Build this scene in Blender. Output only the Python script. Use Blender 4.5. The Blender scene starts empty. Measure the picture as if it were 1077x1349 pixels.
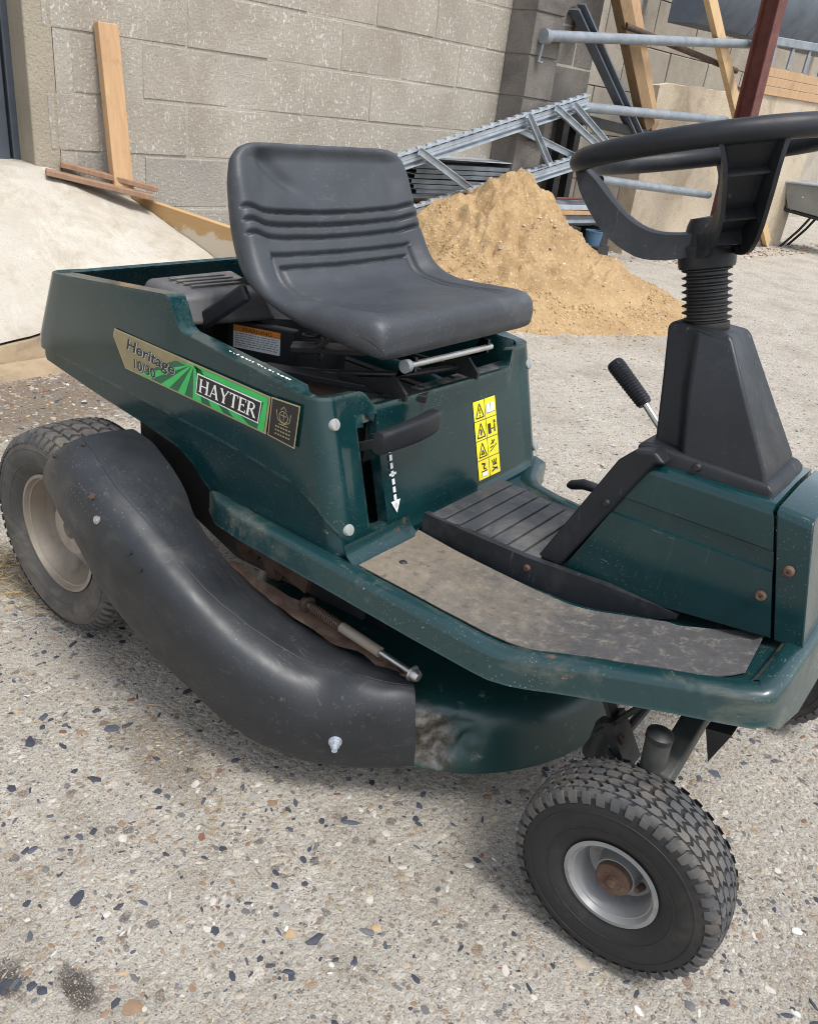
import bpy, bmesh, math, random
from mathutils import Vector, Matrix, noise
R = math.radians
random.seed(7)
sc = bpy.context.scene
col = sc.collection

# ------------------------------------------------------------------ camera, sky, sun, exposure
CAM = Vector((1.26265, -1.09452, 0.99000))
yaw, pitch, roll, FPX = 2.181962, -0.470621, 0.130920, 1063.426
cf = Vector((math.cos(pitch)*math.cos(yaw), math.cos(pitch)*math.sin(yaw), math.sin(pitch)))
cr = cf.cross(Vector((0, 0, 1))).normalized(); cu = cr.cross(cf)
cr2 = math.cos(roll)*cr + math.sin(roll)*cu; cu2 = -math.sin(roll)*cr + math.cos(roll)*cu
cam = bpy.data.cameras.new('camera'); camo = bpy.data.objects.new('camera', cam); col.objects.link(camo)
cam.sensor_fit = 'VERTICAL'; cam.sensor_height = 36.0; cam.lens = 36.0*FPX/1349.0
cam.clip_start = 0.02; cam.clip_end = 500
M3 = Matrix((cr2, cu2, -cf)).transposed()
camo.matrix_world = Matrix.Translation(CAM) @ M3.to_4x4()
sc.camera = camo

world = bpy.data.worlds.new('World'); sc.world = world; world.use_nodes = True
wn = world.node_tree; wn.nodes.clear()
sky = wn.nodes.new('ShaderNodeTexSky'); sky.sky_type = 'NISHITA'; sky.sun_disc = False
SUN_EL, SUN_ROT = R(64), R(100)
sky.sun_elevation = SUN_EL; sky.sun_rotation = SUN_ROT
sky.air_density = 1.0; sky.dust_density = 2.0; sky.ozone_density = 1.0
bg = wn.nodes.new('ShaderNodeBackground'); bg.inputs['Strength'].default_value = 0.125
hs = wn.nodes.new('ShaderNodeHueSaturation'); hs.inputs['Saturation'].default_value = 0.45
wo = wn.nodes.new('ShaderNodeOutputWorld')
wn.links.new(sky.outputs[0], hs.inputs['Color']); wn.links.new(hs.outputs[0], bg.inputs[0]); wn.links.new(bg.outputs[0], wo.inputs[0])
sl = bpy.data.lights.new('sun', 'SUN'); sl.energy = 1.5; sl.angle = R(18); sl.color = (1.0, 0.97, 0.925)
so = bpy.data.objects.new('sun', sl); col.objects.link(so)
sd = Vector((math.sin(SUN_ROT)*math.cos(SUN_EL), math.cos(SUN_ROT)*math.cos(SUN_EL), math.sin(SUN_EL)))
so.rotation_euler = sd.to_track_quat('Z', 'Y').to_euler(); so.location = (0, 0, 6)
vs = sc.view_settings; vs.view_transform = 'Standard'; vs.look = 'None'; vs.gamma = 1.0; vs.use_curve_mapping = False
vs.exposure = 1.20
sc.cycles.use_denoising = True
sc.cycles.filter_width = 1.0

# ------------------------------------------------------------------ materials
def new_mat(name):
    m = bpy.data.materials.new(name); m.use_nodes = True
    nt = m.node_tree; b = nt.nodes['Principled BSDF']
    return m, nt, b
def N(nt, t, **k):
    n = nt.nodes.new(t)
    for a, v in k.items():
        if a in n.inputs: n.inputs[a].default_value = v
        else: setattr(n, a, v)
    return n
def ramp(nt, src, stops):
    r = nt.nodes.new('ShaderNodeValToRGB'); e = r.color_ramp.elements
    while len(e) < len(stops): e.new(0.5)
    for q, (p, c) in zip(e, stops):
        q.position = p; q.color = (c[0], c[1], c[2], 1) if not isinstance(c, (int, float)) else (c, c, c, 1)
    nt.links.new(src, r.inputs[0]); return r.outputs[0]
def mix(nt, fac, a, b, mode='MIX'):
    m = nt.nodes.new('ShaderNodeMix'); m.data_type = 'RGBA'; m.blend_type = mode
    for s, i in ((fac, 0), (a, 6), (b, 7)):
        if hasattr(s, 'is_linked'): nt.links.new(s, m.inputs[i])
        elif i == 0: m.inputs[0].default_value = s
        else: m.inputs[i].default_value = (s[0], s[1], s[2], 1)
    return m.outputs[2]
def math_n(nt, op, a, b=None, clamp=False):
    m = nt.nodes.new('ShaderNodeMath'); m.operation = op; m.use_clamp = clamp
    for i, s in enumerate((a, b)):
        if s is None: continue
        if hasattr(s, 'is_linked'): nt.links.new(s, m.inputs[i])
        else: m.inputs[i].default_value = s
    return m.outputs[0]
def coords(nt, scale=(1, 1, 1), rot=(0, 0, 0), loc=(0, 0, 0), kind='Object'):
    t = nt.nodes.new('ShaderNodeTexCoord'); mp = nt.nodes.new('ShaderNodeMapping')
    mp.inputs['Scale'].default_value = scale; mp.inputs['Rotation'].default_value = rot; mp.inputs['Location'].default_value = loc
    nt.links.new(t.outputs[kind], mp.inputs[0]); return mp.outputs[0]
def noise_t(nt, vec, scale, detail=4, rough=0.55, dist=0.0):
    n = nt.nodes.new('ShaderNodeTexNoise'); n.inputs['Scale'].default_value = scale; n.inputs['Detail'].default_value = detail
    n.inputs['Roughness'].default_value = rough; n.inputs['Distortion'].default_value = dist
    nt.links.new(vec, n.inputs['Vector']); return n.outputs['Fac']
def voro(nt, vec, scale, feature='F1', out='Color', rand=1.0):
    n = nt.nodes.new('ShaderNodeTexVoronoi'); n.feature = feature; n.inputs['Scale'].default_value = scale
    n.inputs['Randomness'].default_value = rand
    nt.links.new(vec, n.inputs['Vector']); return n.outputs[out]
def bump(nt, b, height, strength=0.3, dist=0.01):
    n = nt.nodes.new('ShaderNodeBump'); n.inputs['Strength'].default_value = strength; n.inputs['Distance'].default_value = dist
    nt.links.new(height, n.inputs['Height']); nt.links.new(n.outputs[0], b.inputs['Normal'])
def worn(name, c1, c2, scale=12, rough=(0.4, 0.6), metal=0.0, dirt=None, dirt_amt=(0.55, 0.75), dirt_scale=5, bmp=0.1, bscale=60,
         coat=0.0, scratch=None, spec=0.5, stretch=(1, 1, 1)):
    """base colour mottled between c1 and c2, blotches of dirt, fine scratches, uneven gloss"""
    m, nt, b = new_mat(name); v = coords(nt, stretch)
    f = noise_t(nt, v, scale, 5, 0.6)
    c = mix(nt, ramp(nt, f, [(0.35, 0), (0.68, 1)]), c1, c2)
    if dirt:
        g = noise_t(nt, v, dirt_scale, 8, 0.68, 0.6)
        c = mix(nt, ramp(nt, g, [(dirt_amt[0], 0), (dirt_amt[1], 1)]), c, dirt)
    if scratch:
        sv = coords(nt, (9, 130, 60), (0.5, 0.9, 0.7)); sn = noise_t(nt, sv, 1.6, 3, 0.6, 0.2)
        sv2 = noise_t(nt, v, 6, 2)
        sm = math_n(nt, 'MULTIPLY', ramp(nt, sn, [(0.70, 0), (0.76, 1)]), ramp(nt, sv2, [(0.48, 0), (0.62, 0.7)]))
        c = mix(nt, sm, c, scratch)
    nt.links.new(c, b.inputs['Base Color'])
    rr = noise_t(nt, v, scale*2.3, 4, 0.6)
    rm = nt.nodes.new('ShaderNodeMapRange'); rm.inputs[3].default_value = rough[0]; rm.inputs[4].default_value = rough[1]
    rm.inputs[1].default_value = 0.3; rm.inputs[2].default_value = 0.7
    nt.links.new(rr, rm.inputs[0]); nt.links.new(rm.outputs[0], b.inputs['Roughness'])
    b.inputs['Metallic'].default_value = metal; b.inputs['Coat Weight'].default_value = coat; b.inputs['Coat Roughness'].default_value = 0.12
    b.inputs['Specular IOR Level'].default_value = spec
    if bmp: bump(nt, b, noise_t(nt, v, bscale, 5, 0.65), bmp, 0.004)
    return m
def specks(m, colr, scale=320, thr=0.13, dens=(0.62, 0.64), area=None):
    nt = m.node_tree; b = nt.nodes['Principled BSDF']; v = coords(nt)
    src = b.inputs['Base Color'].links[0].from_socket
    d = voro(nt, v, scale, 'F1', 'Distance'); cc = voro(nt, v, scale, 'F1', 'Color'); sp = nt.nodes.new('ShaderNodeSeparateColor'); nt.links.new(cc, sp.inputs[0])
    f = math_n(nt, 'MULTIPLY', ramp(nt, d, [(thr, 1), (thr*1.8, 0)]), ramp(nt, sp.outputs[0], [(dens[0], 0), (dens[1], 1)]))
    f = math_n(nt, 'MULTIPLY', f, ramp(nt, noise_t(nt, v, 5, 5, .6), [(.42, 0), (.66, .9)]))
    nt.links.new(mix(nt, f, src, colr), b.inputs['Base Color']); return m
def edge_wear_shine(m, colr, lo=.515, hi=.56, amt=.8):  # paler raised edges: rubbed wear, plus edge highlight painted into the colour
    nt = m.node_tree; b = nt.nodes['Principled BSDF']; v = coords(nt); src = b.inputs['Base Color'].links[0].from_socket
    g = nt.nodes.new('ShaderNodeNewGeometry'); p = ramp(nt, g.outputs['Pointiness'], [(lo, 0), (hi, amt)])
    n = ramp(nt, noise_t(nt, v, 34, 7, .72), [(.44, 0), (.60, 1)])
    nt.links.new(mix(nt, math_n(nt, 'MULTIPLY', p, n), src, colr), b.inputs['Base Color']); return m
def streaks(m, colr, scale=(3, 60, 20), rot=(0.3, 0.5, 0.6), lo=.62, hi=.70, amt=.5):
    nt = m.node_tree; b = nt.nodes['Principled BSDF']; src = b.inputs['Base Color'].links[0].from_socket
    n = noise_t(nt, coords(nt, scale, rot), 2.0, 4, .6, .3); k = noise_t(nt, coords(nt), 4.5, 4, .6)
    f = math_n(nt, 'MULTIPLY', ramp(nt, n, [(lo, 0), (hi, amt)]), ramp(nt, k, [(.45, 0), (.6, 1)]))
    nt.links.new(mix(nt, f, src, colr), b.inputs['Base Color']); return m
def flat(name, c, rough=0.5, metal=0.0):
    m, nt, b = new_mat(name); b.inputs['Base Color'].default_value = (*c, 1); b.inputs['Roughness'].default_value = rough; b.inputs['Metallic'].default_value = metal
    v = coords(nt); f = noise_t(nt, v, 40, 4)
    nt.links.new(mix(nt, f, tuple(x*0.8 for x in c), tuple(min(1, x*1.15) for x in c)), b.inputs['Base Color'])
    return m

GREEN = worn('green_paint', (0.0030, 0.0235, 0.0265), (0.0042, 0.030, 0.033), 9, (0.15, 0.28), dirt=(0.022, 0.045, 0.045), dirt_amt=(0.58, 0.92), dirt_scale=9,
             bmp=0.03, bscale=40, spec=.32, coat=0.32, scratch=(0.22, 0.30, 0.29))
specks(GREEN, (0.20, 0.25, 0.235), 330, .15, (.80, .84))
edge_wear_shine(GREEN, (0.09, 0.13, 0.13), .62, .75, .28); streaks(GREEN, (0.10, 0.14, 0.135), (70, 70, 5), (0, 0, 0), .62, .78, .3)  # bluish pale edges mix wear with a painted reflection highlight
def pan_paint():
    m, nt, b = new_mat('worn_pan_paint'); v = coords(nt)
    c = mix(nt, noise_t(nt, v, 9, 5), (0.0032, 0.0245, 0.027), (0.005, 0.032, 0.035))
    g = noise_t(nt, v, 8, 8, 0.7, 0.5); c = mix(nt, ramp(nt, g, [(0.55, 0), (0.82, 0.8)]), c, (0.16, 0.15, 0.11))
    r = noise_t(nt, v, 22, 9, 0.75, 0.3); c = mix(nt, ramp(nt, r, [(0.63, 0), (0.70, 1)]), c, (0.13, 0.07, 0.04))
    s = noise_t(nt, v, 60, 6, 0.7); c = mix(nt, ramp(nt, s, [(0.66, 0), (0.72, 0.8)]), c, (0.35, 0.37, 0.33))
    nt.links.new(c, b.inputs['Base Color'])
    nt.links.new(ramp(nt, g, [(0.4, 0.26), (0.8, 0.6)]), b.inputs['Roughness']); b.inputs['Coat Weight'].default_value = 0.3
    bump(nt, b, r, 0.06, 0.004); return m
PAN = specks(pan_paint(), (0.28, 0.28, 0.24), 280, .17, (.72, .76))
edge_wear_shine(PAN, (0.26, 0.25, 0.21), .585, .70, .7)
SEATM = worn('seat_vinyl', (0.026, 0.030, 0.036), (0.042, 0.047, 0.054), 6, (0.42, 0.58), dirt=(0.10, 0.10, 0.10), dirt_amt=(0.56, 0.9), dirt_scale=6, bmp=0.12, bscale=260,
             scratch=(0.2, 0.2, 0.2))
specks(SEATM, (0.28, 0.28, 0.27), 300, .14, (.8, .83)); streaks(SEATM, (0.12, 0.125, 0.13), (14, 26, 60), (.4, .3, .7), .58, .72, .45)
PLAST = worn('black_plastic', (0.011, 0.0125, 0.015), (0.019, 0.021, 0.025), 7, (0.36, 0.55), dirt=(0.06, 0.06, 0.058), dirt_amt=(0.58, 0.92), dirt_scale=8, bmp=0.08, bscale=180, scratch=(0.2, 0.21, 0.22), spec=.3)
edge_wear_shine(PLAST, (0.065, 0.07, 0.075), .57, .68, .6); streaks(PLAST, (0.16, 0.17, 0.18), (60, 60, 6), (0, 0.15, 0), .66, .72, .6)
DEFL = worn('deflector_plastic', (0.010, 0.0115, 0.014), (0.021, 0.024, 0.028), 5, (0.40, 0.64), dirt=(0.050, 0.047, 0.043), dirt_amt=(0.56, 0.86), dirt_scale=11, bmp=0.05, bscale=90, scratch=(0.2, 0.21, 0.22))
RUBBER = worn('tyre_rubber', (0.009, 0.009, 0.010), (0.018, 0.018, 0.018), 10, (0.6, 0.8), dirt=(0.075, 0.062, 0.05), dirt_amt=(0.54, 0.86), dirt_scale=9, bmp=0.15, bscale=140)
RUBBERG = worn('dusty_tyre_rubber', (0.045, 0.043, 0.040), (0.075, 0.070, 0.064), 12, (0.7, 0.9), dirt=(0.17, 0.145, 0.115), dirt_amt=(0.45, 0.75), dirt_scale=9, bmp=0.2, bscale=120)
streaks(DEFL, (0.085, 0.09, 0.095), (4, 90, 45), (.2, .6, .3), .60, .70, .55); streaks(DEFL, (0.11, 0.105, 0.095), (50, 8, 50), (.9, .2, .5), .64, .72, .5); specks(DEFL, (.16, .155, .14), 240, .16, (.8, .84))
TREAD = worn('tread_rubber', (0.040, 0.041, 0.043), (0.075, 0.076, 0.078), 20, (0.6, 0.8), dirt=(0.13, 0.108, 0.082), dirt_amt=(0.46, 0.74), dirt_scale=18, bmp=0.1, bscale=200)
def mat_rubber():
    m, nt, b = new_mat('worn_floor_mat'); v = coords(nt); sp = nt.nodes.new('ShaderNodeSeparateXYZ'); nt.links.new(v, sp.inputs[0])
    c = mix(nt, noise_t(nt, v, 11, 6, .65), (0.030, 0.033, 0.040), (0.070, 0.072, 0.078))
    n1 = noise_t(nt, v, 13, 10, .78, .9); edge = math_n(nt, 'ADD', math_n(nt, 'MULTIPLY', sp.outputs[0], 1.0), math_n(nt, 'MULTIPLY', math_n(nt, 'SUBTRACT', n1, .5), .75))
    c = mix(nt, ramp(nt, edge, [(.66, .95), (.98, 0.10)]), c, mix(nt, noise_t(nt, v, 24, 7, .7), (0.105, 0.082, 0.058), (0.235, 0.20, 0.15)))
    d = noise_t(nt, v, 55, 9, .78, .4); c = mix(nt, ramp(nt, d, [(.53, 0), (.66, .7)]), c, (0.23, 0.205, 0.165)); c = mix(nt, ramp(nt, d, [(.34, .8), (.46, 0)]), c, (0.045, 0.038, 0.032))
    nt.links.new(c, b.inputs['Base Color']); b.inputs['Roughness'].default_value = .8; bump(nt, b, math_n(nt, 'ADD', n1, math_n(nt, 'MULTIPLY', d, .5)), .35, .006); return m
MATM = mat_rubber()
TREADP = worn('tread_pad', (0.030, 0.033, 0.038), (0.060, 0.063, 0.068), 14, (0.5, 0.7), dirt=(0.17, 0.16, 0.14), dirt_amt=(0.48, 0.80), dirt_scale=11, bmp=0.15, bscale=150)
RIM = worn('rim_paint', (0.215, 0.22, 0.22), (0.29, 0.29, 0.285), 9, (0.4, 0.55), metal=0.2, dirt=(0.13, 0.09, 0.06), dirt_amt=(0.54, 0.78), dirt_scale=22, bmp=0.05)
RIMD = worn('dirty_rim_paint', (0.24, 0.20, 0.155), (0.34, 0.30, 0.25), 8, (0.5, 0.7), metal=0.15, dirt=(0.12, 0.08, 0.05), dirt_amt=(0.5, 0.8), dirt_scale=10, bmp=0.1)
RUST = worn('rust', (0.070, 0.038, 0.024), (0.125, 0.075, 0.05), 25, (0.7, 0.9), metal=0.2, dirt=(0.20, 0.15, 0.11), dirt_amt=(0.5, 0.8), dirt_scale=18, bmp=0.4, bscale=90)
RUSTD = worn('dark_rust', (0.045, 0.026, 0.018), (0.10, 0.058, 0.038), 25, (0.65, 0.85), metal=0.2, bmp=0.4, bscale=90)
REDOX = worn('red_oxide', (0.085, 0.022, 0.016), (0.13, 0.038, 0.027), 10, (0.55, 0.75), dirt=(0.16, 0.09, 0.06), dirt_amt=(0.6, 0.8), bmp=0.15)
BLACKM = worn('black_metal', (0.008, 0.008, 0.009), (0.018, 0.018, 0.019), 12, (0.45, 0.65), dirt=(0.06, 0.05, 0.04), dirt_amt=(0.55, 0.85), bmp=0.1)
CHROME = worn('bare_steel', (0.42, 0.41, 0.39), (0.55, 0.54, 0.51), 20, (0.25, 0.45), metal=0.9, dirt=(0.2, 0.15, 0.1), dirt_amt=(0.6, 0.85), bmp=0.05)
ZINC = worn('galvanised', (0.36, 0.40, 0.44), (0.50, 0.55, 0.60), 15, (0.35, 0.55), metal=0.55, bmp=0.05, dirt=(0.22, 0.24, 0.26), dirt_amt=(0.5, 0.9))
PIPE = worn('scaffold_tube', (0.20, 0.225, 0.25), (0.29, 0.32, 0.345), 10, (0.45, 0.6), metal=0.45, dirt=(0.12, 0.11, 0.1), dirt_amt=(0.55, 0.8), bmp=0.08)
CAPM = worn('cap_white', (0.24, 0.25, 0.24), (0.33, 0.34, 0.32), 30, (0.4, 0.6), bmp=0.05)
def wood(name, a, b_, dark):
    m, nt, b = new_mat(name); v = coords(nt, (1, 1, 1)); vg = coords(nt, (30, 30, 2.2))
    g = noise_t(nt, vg, 1.0, 6, 0.65, 0.8)
    c = mix(nt, ramp(nt, g, [(0.3, 0), (0.7, 1)]), a, b_)
    k = noise_t(nt, v, 7, 7, 0.7); c = mix(nt, ramp(nt, k, [(0.56, 0), (0.78, 1)]), c, dark)
    nt.links.new(c, b.inputs['Base Color']); b.inputs['Roughness'].default_value = 0.8
    bump(nt, b, g, 0.25, 0.004); return m
WPALE = wood('pale_timber', (0.50, 0.335, 0.17), (0.60, 0.43, 0.24), (0.30, 0.19, 0.10))
WTAN = wood('tan_timber', (0.37, 0.225, 0.115), (0.47, 0.30, 0.16), (0.22, 0.13, 0.075))
WBROWN = wood('brown_timber', (0.17, 0.105, 0.05), (0.25, 0.16, 0.08), (0.09, 0.055, 0.03))
WOLD = wood('weathered_timber', (0.20, 0.115, 0.07), (0.29, 0.18, 0.115), (0.12, 0.07, 0.045))
WBOARD = wood('board_timber', (0.36, 0.22, 0.115), (0.45, 0.30, 0.17), (0.24, 0.14, 0.08))

def ground_mat():
    m, nt, b = new_mat('yard_concrete'); v = coords(nt)
    big = noise_t(nt, v, 3.5, 8, 0.72)
    c = mix(nt, ramp(nt, big, [(0.3, 0), (0.7, 1)]), (0.365, 0.335, 0.285), (0.50, 0.465, 0.405))
    wv = nt.nodes.new('ShaderNodeVectorMath'); wv.operation = 'ADD'
    nz = nt.nodes.new('ShaderNodeTexNoise'); nz.inputs['Scale'].default_value = 55; nt.links.new(v, nz.inputs['Vector'])
    sc_ = nt.nodes.new('ShaderNodeVectorMath'); sc_.operation = 'SCALE'; sc_.inputs['Scale'].default_value = 0.012
    nt.links.new(nz.outputs['Color'], sc_.inputs[0]); nt.links.new(v, wv.inputs[0]); nt.links.new(sc_.outputs[0], wv.inputs[1]); vv = wv.outputs[0]
    # fine aggregate: random grain colours in about half of the cells
    for scale, amt, lo in ((260, 0.7, 0.48), (115, 0.68, 0.60), (60, 0.7, 0.80)):
        cells = voro(nt, vv, scale, 'F1', 'Color'); dist = voro(nt, vv, scale, 'F1', 'Distance')
        sp = nt.nodes.new('ShaderNodeSeparateColor'); nt.links.new(cells, sp.inputs[0])
        gc = ramp(nt, sp.outputs[0], [(0.0, (0.04, 0.045, 0.06)), (0.14, (0.10, 0.09, 0.09)), (0.22, (0.22, 0.13, 0.075)), (0.34, (0.38, 0.27, 0.16)),
                                      (0.5, (0.34, 0.31, 0.26)), (0.68, (0.55, 0.50, 0.42)), (0.86, (0.70, 0.66, 0.58)), (1.0, (0.28, 0.26, 0.25))])
        on = math_n(nt, 'MULTIPLY', ramp(nt, sp.outputs[1], [(lo, 0), (lo+0.02, 1)]), ramp(nt, dist, [(0.38, amt), (0.55, 0)]))
        c = mix(nt, on, c, gc)
    # dirt drifts, and an old dark oil mark of its own shape near the corner of the slab
    d = noise_t(nt, v, 3.1, 7, 0.7, 0.4); c = mix(nt, ramp(nt, d, [(0.50, 0), (0.72, 0.7)]), c, (0.24, 0.205, 0.155))
    def blob(x, y, rx, ry, rot, edge):
        q = coords(nt, (1/rx, 1/ry, 1), (0, 0, 0), (-x/rx, -y/ry, 0)); l = nt.nodes.new('ShaderNodeVectorMath'); l.operation = 'LENGTH'
        sx = nt.nodes.new('ShaderNodeSeparateXYZ'); nt.links.new(q, sx.inputs[0]); cx = nt.nodes.new('ShaderNodeCombineXYZ')
        nt.links.new(sx.outputs[0], cx.inputs[0]); nt.links.new(sx.outputs[1], cx.inputs[1]); nt.links.new(cx.outputs[0], l.inputs[0])
        w = noise_t(nt, v, 38, 6, 0.7); s_ = math_n(nt, 'ADD', l.outputs['Value'], math_n(nt, 'MULTIPLY', math_n(nt, 'SUBTRACT', w, 0.5), 2.2))
        return ramp(nt, s_, [(0.5, 1), (edge, 0)])
    c = mix(nt, math_n(nt, 'MULTIPLY', blob(0.665, -0.800, 0.045, 0.025, 0, 1.0), 0.85), c, (0.045, 0.035, 0.03))
    c = mix(nt, math_n(nt, 'MULTIPLY', blob(0.600, -0.850, 0.035, 0.022, 0, 1.0), 0.85), c, (0.045, 0.035, 0.03))
    c = mix(nt, math_n(nt, 'MULTIPLY', blob(-1.10, 0.15, 0.34, 0.9, 0, 1.1), 0.8), c, (0.135, 0.095, 0.06))
    c = mix(nt, math_n(nt, 'MULTIPLY', blob(0.42, -0.50, 0.16, 0.06, 0, 1.3), 0.55), c, (0.13, 0.10, 0.07))
    c = mix(nt, math_n(nt, 'MULTIPLY', blob(-0.22, -0.40, 0.16, 0.06, 0, 1.3), 0.5), c, (0.15, 0.115, 0.07))
    c = mix(nt, math_n(nt, 'MULTIPLY', blob(-0.40, 3.0, 0.55, 0.32, 0, 1.0), 0.25), c, (0.25, 0.21, 0.15))
    nt.links.new(c, b.inputs['Base Color']); b.inputs['Roughness'].default_value = 0.88; b.inputs['Specular IOR Level'].default_value = 0.25
    gr = noise_t(nt, v, 420, 3, .6); nt.links.new(mix(nt, ramp(nt, gr, [(.36, .55), (.45, 0)]), mix(nt, ramp(nt, gr, [(.56, 0), (.66, .6)]), c, (0.68, 0.64, 0.57)), (0.14, 0.125, 0.105)), b.inputs['Base Color'])
    h = math_n(nt, 'ADD', noise_t(nt, v, 130, 6, 0.7), math_n(nt, 'MULTIPLY', voro(nt, vv, 115, 'F1', 'Distance'), -0.8))
    h = math_n(nt, 'ADD', h, math_n(nt, 'MULTIPLY', gr, .7)); bump(nt, b, h, 0.9, 0.008); return m
def slab_mat():
    m, nt, b = new_mat('ramp_concrete'); v = coords(nt)
    f = noise_t(nt, v, 2.4, 7, 0.65, 0.4)
    c = mix(nt, ramp(nt, f, [(0.3, 0), (0.7, 1)]), (0.345, 0.312, 0.258), (0.425, 0.398, 0.345))
    g = noise_t(nt, v, 6, 8, 0.7, 0.6); c = mix(nt, ramp(nt, g, [(0.48, 0), (0.72, 0.75)]), c, (0.27, 0.215, 0.145))
    g2 = noise_t(nt, coords(nt, (1, 2.5, 1), (0, 0, .4)), 3.2, 7, 0.7, 1.2); c = mix(nt, ramp(nt, g2, [(0.5, 0), (0.75, 0.6)]), c, (0.52, 0.49, 0.435))
    s = noise_t(nt, v, 140, 5, 0.7); c = mix(nt, ramp(nt, s, [(0.56, 0), (0.68, 0.55)]), c, (0.2, 0.165, 0.12))
    nt.links.new(c, b.inputs['Base Color']); b.inputs['Roughness'].default_value = 0.9
    bump(nt, b, noise_t(nt, v, 70, 7, 0.7), 0.4, 0.006); return m
def block_mat(name, a, b_, fleck, fl=(0.60, 0.68), stain=None):
    m, nt, b = new_mat(name); v = coords(nt, kind='Object'); gen = nt.nodes.new('ShaderNodeNewGeometry')
    mp = nt.nodes.new('ShaderNodeMapping'); nt.links.new(gen.outputs['Position'], mp.inputs[0]); w = mp.outputs[0]
    oi = nt.nodes.new('ShaderNodeObjectInfo')
    f = noise_t(nt, w, 3.0, 6, 0.65)
    c = mix(nt, ramp(nt, f, [(0.3, 0), (0.7, 1)]), a, b_)
    c = mix(nt, math_n(nt, 'MULTIPLY', oi.outputs['Random'], 0.12), c, tuple(x*0.72 for x in a))
    pits = noise_t(nt, w, 95, 5, 0.7); c = mix(nt, ramp(nt, pits, [(0.30, 0.75), (0.42, 0)]), c, tuple(x*0.45 for x in a))
    mp2 = nt.nodes.new('ShaderNodeMapping'); mp2.inputs['Scale'].default_value = (1, 1, 0.55); nt.links.new(gen.outputs['Position'], mp2.inputs[0])
    fk = noise_t(nt, mp2.outputs[0], 85, 3, 0.55); area = noise_t(nt, w, 1.7, 4, 0.6)
    fm = math_n(nt, 'MULTIPLY', ramp(nt, fk, [(fl[0], 0), (fl[1], 1)]), ramp(nt, area, [(0.3, 0.25), (0.62, 1)]))
    c = mix(nt, fm, c, fleck)
    if stain:
        sn = noise_t(nt, w, 2.2, 7, 0.7, 0.5); c = mix(nt, ramp(nt, sn, [(0.48, 0), (0.72, 0.75)]), c, stain)
    nt.links.new(c, b.inputs['Base Color']); b.inputs['Roughness'].default_value = 0.95; b.inputs['Specular IOR Level'].default_value = 0.15
    bump(nt, b, noise_t(nt, w, 75, 7, 0.72), 0.75, 0.012); return m
def sand_mat():
    m, nt, b = new_mat('sand'); v = coords(nt)
    f = noise_t(nt, v, 4, 8, 0.7)
    c = mix(nt, ramp(nt, f, [(0.32, 0), (0.68, 1)]), (0.315, 0.20, 0.095), (0.455, 0.32, 0.165))
    g = noise_t(nt, v, 42, 6, 0.7); c = mix(nt, ramp(nt, g, [(0.52, 0), (0.70, 0.75)]), c, (0.25, 0.15, 0.065))
    p = voro(nt, v, 130, 'F1', 'Color'); sp = nt.nodes.new('ShaderNodeSeparateColor'); nt.links.new(p, sp.inputs[0])
    c = mix(nt, ramp(nt, sp.outputs[0], [(0.955, 0), (0.96, 0.6)]), c, (0.60, 0.48, 0.32))
    nt.links.new(c, b.inputs['Base Color']); b.inputs['Roughness'].default_value = 0.95
    bump(nt, b, noise_t(nt, v, 55, 8, 0.75), 0.8, 0.02); return m
GROUND, RAMP, SAND = ground_mat(), slab_mat(), sand_mat()
BLOCK = block_mat('speckled_block', (0.315, 0.284, 0.238), (0.405, 0.370, 0.312), (0.60, 0.575, 0.53), (0.58, 0.66), (0.27, 0.235, 0.19))
BLOCKD = block_mat('damp_block', (0.14, 0.128, 0.115), (0.22, 0.20, 0.18), (0.40, 0.38, 0.34), (0.70, 0.76), (0.055, 0.05, 0.045))
BLOCKB = block_mat('lower_block', (0.27, 0.25, 0.22), (0.36, 0.335, 0.295), (0.56, 0.54, 0.5), (0.62, 0.70))
MORTAR = block_mat('mortar', (0.34, 0.308, 0.26), (0.42, 0.385, 0.33), (0.6, 0.57, 0.5))
MORTARD = block_mat('grey_mortar', (0.22, 0.205, 0.18), (0.30, 0.28, 0.25), (0.45, 0.42, 0.38))
RENDER = block_mat('rendered_wall', (0.36, 0.32, 0.265), (0.45, 0.41, 0.345), (0.56, 0.53, 0.47), (0.66, 0.74), (0.27, 0.24, 0.2))
LOWWALL = block_mat('stained_render', (0.46, 0.38, 0.28), (0.58, 0.50, 0.39), (0.64, 0.59, 0.5), (0.66, 0.74), (0.22, 0.165, 0.115))
JAMB = block_mat('jamb_concrete', (0.30, 0.26, 0.195), (0.39, 0.345, 0.27), (0.5, 0.46, 0.39), (0.68, 0.75))
DOORM = worn('door_steel', (0.045, 0.055, 0.072), (0.065, 0.078, 0.098), 6, (0.45, 0.6), bmp=0.05, dirt=(0.13, 0.13, 0.13), dirt_amt=(0.6, 0.9))
SLATE = worn('slate_grey_steel', (0.085, 0.105, 0.13), (0.12, 0.14, 0.17), 4, (0.5, 0.7), bmp=0.05, dirt=(0.06, 0.065, 0.07), dirt_amt=(0.5, 0.8))
PROFILE = worn('grey_profile', (0.12, 0.135, 0.145), (0.20, 0.22, 0.235), 9, (0.5, 0.7), metal=0.3, dirt=(0.07, 0.07, 0.07), dirt_amt=(0.5, 0.8))
BARROW = worn('barrow_grey', (0.19, 0.20, 0.195), (0.25, 0.26, 0.25), 6, (0.5, 0.7), dirt=(0.3, 0.27, 0.22), dirt_amt=(0.55, 0.85))
WHITEP = flat('white_plastic', (0.55, 0.57, 0.58), 0.4)
BLUEP = flat('blue_plastic', (0.05, 0.12, 0.20), 0.5)
YELLOW = flat('decal_yellow', (0.86, 0.72, 0.02), 0.4)
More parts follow.
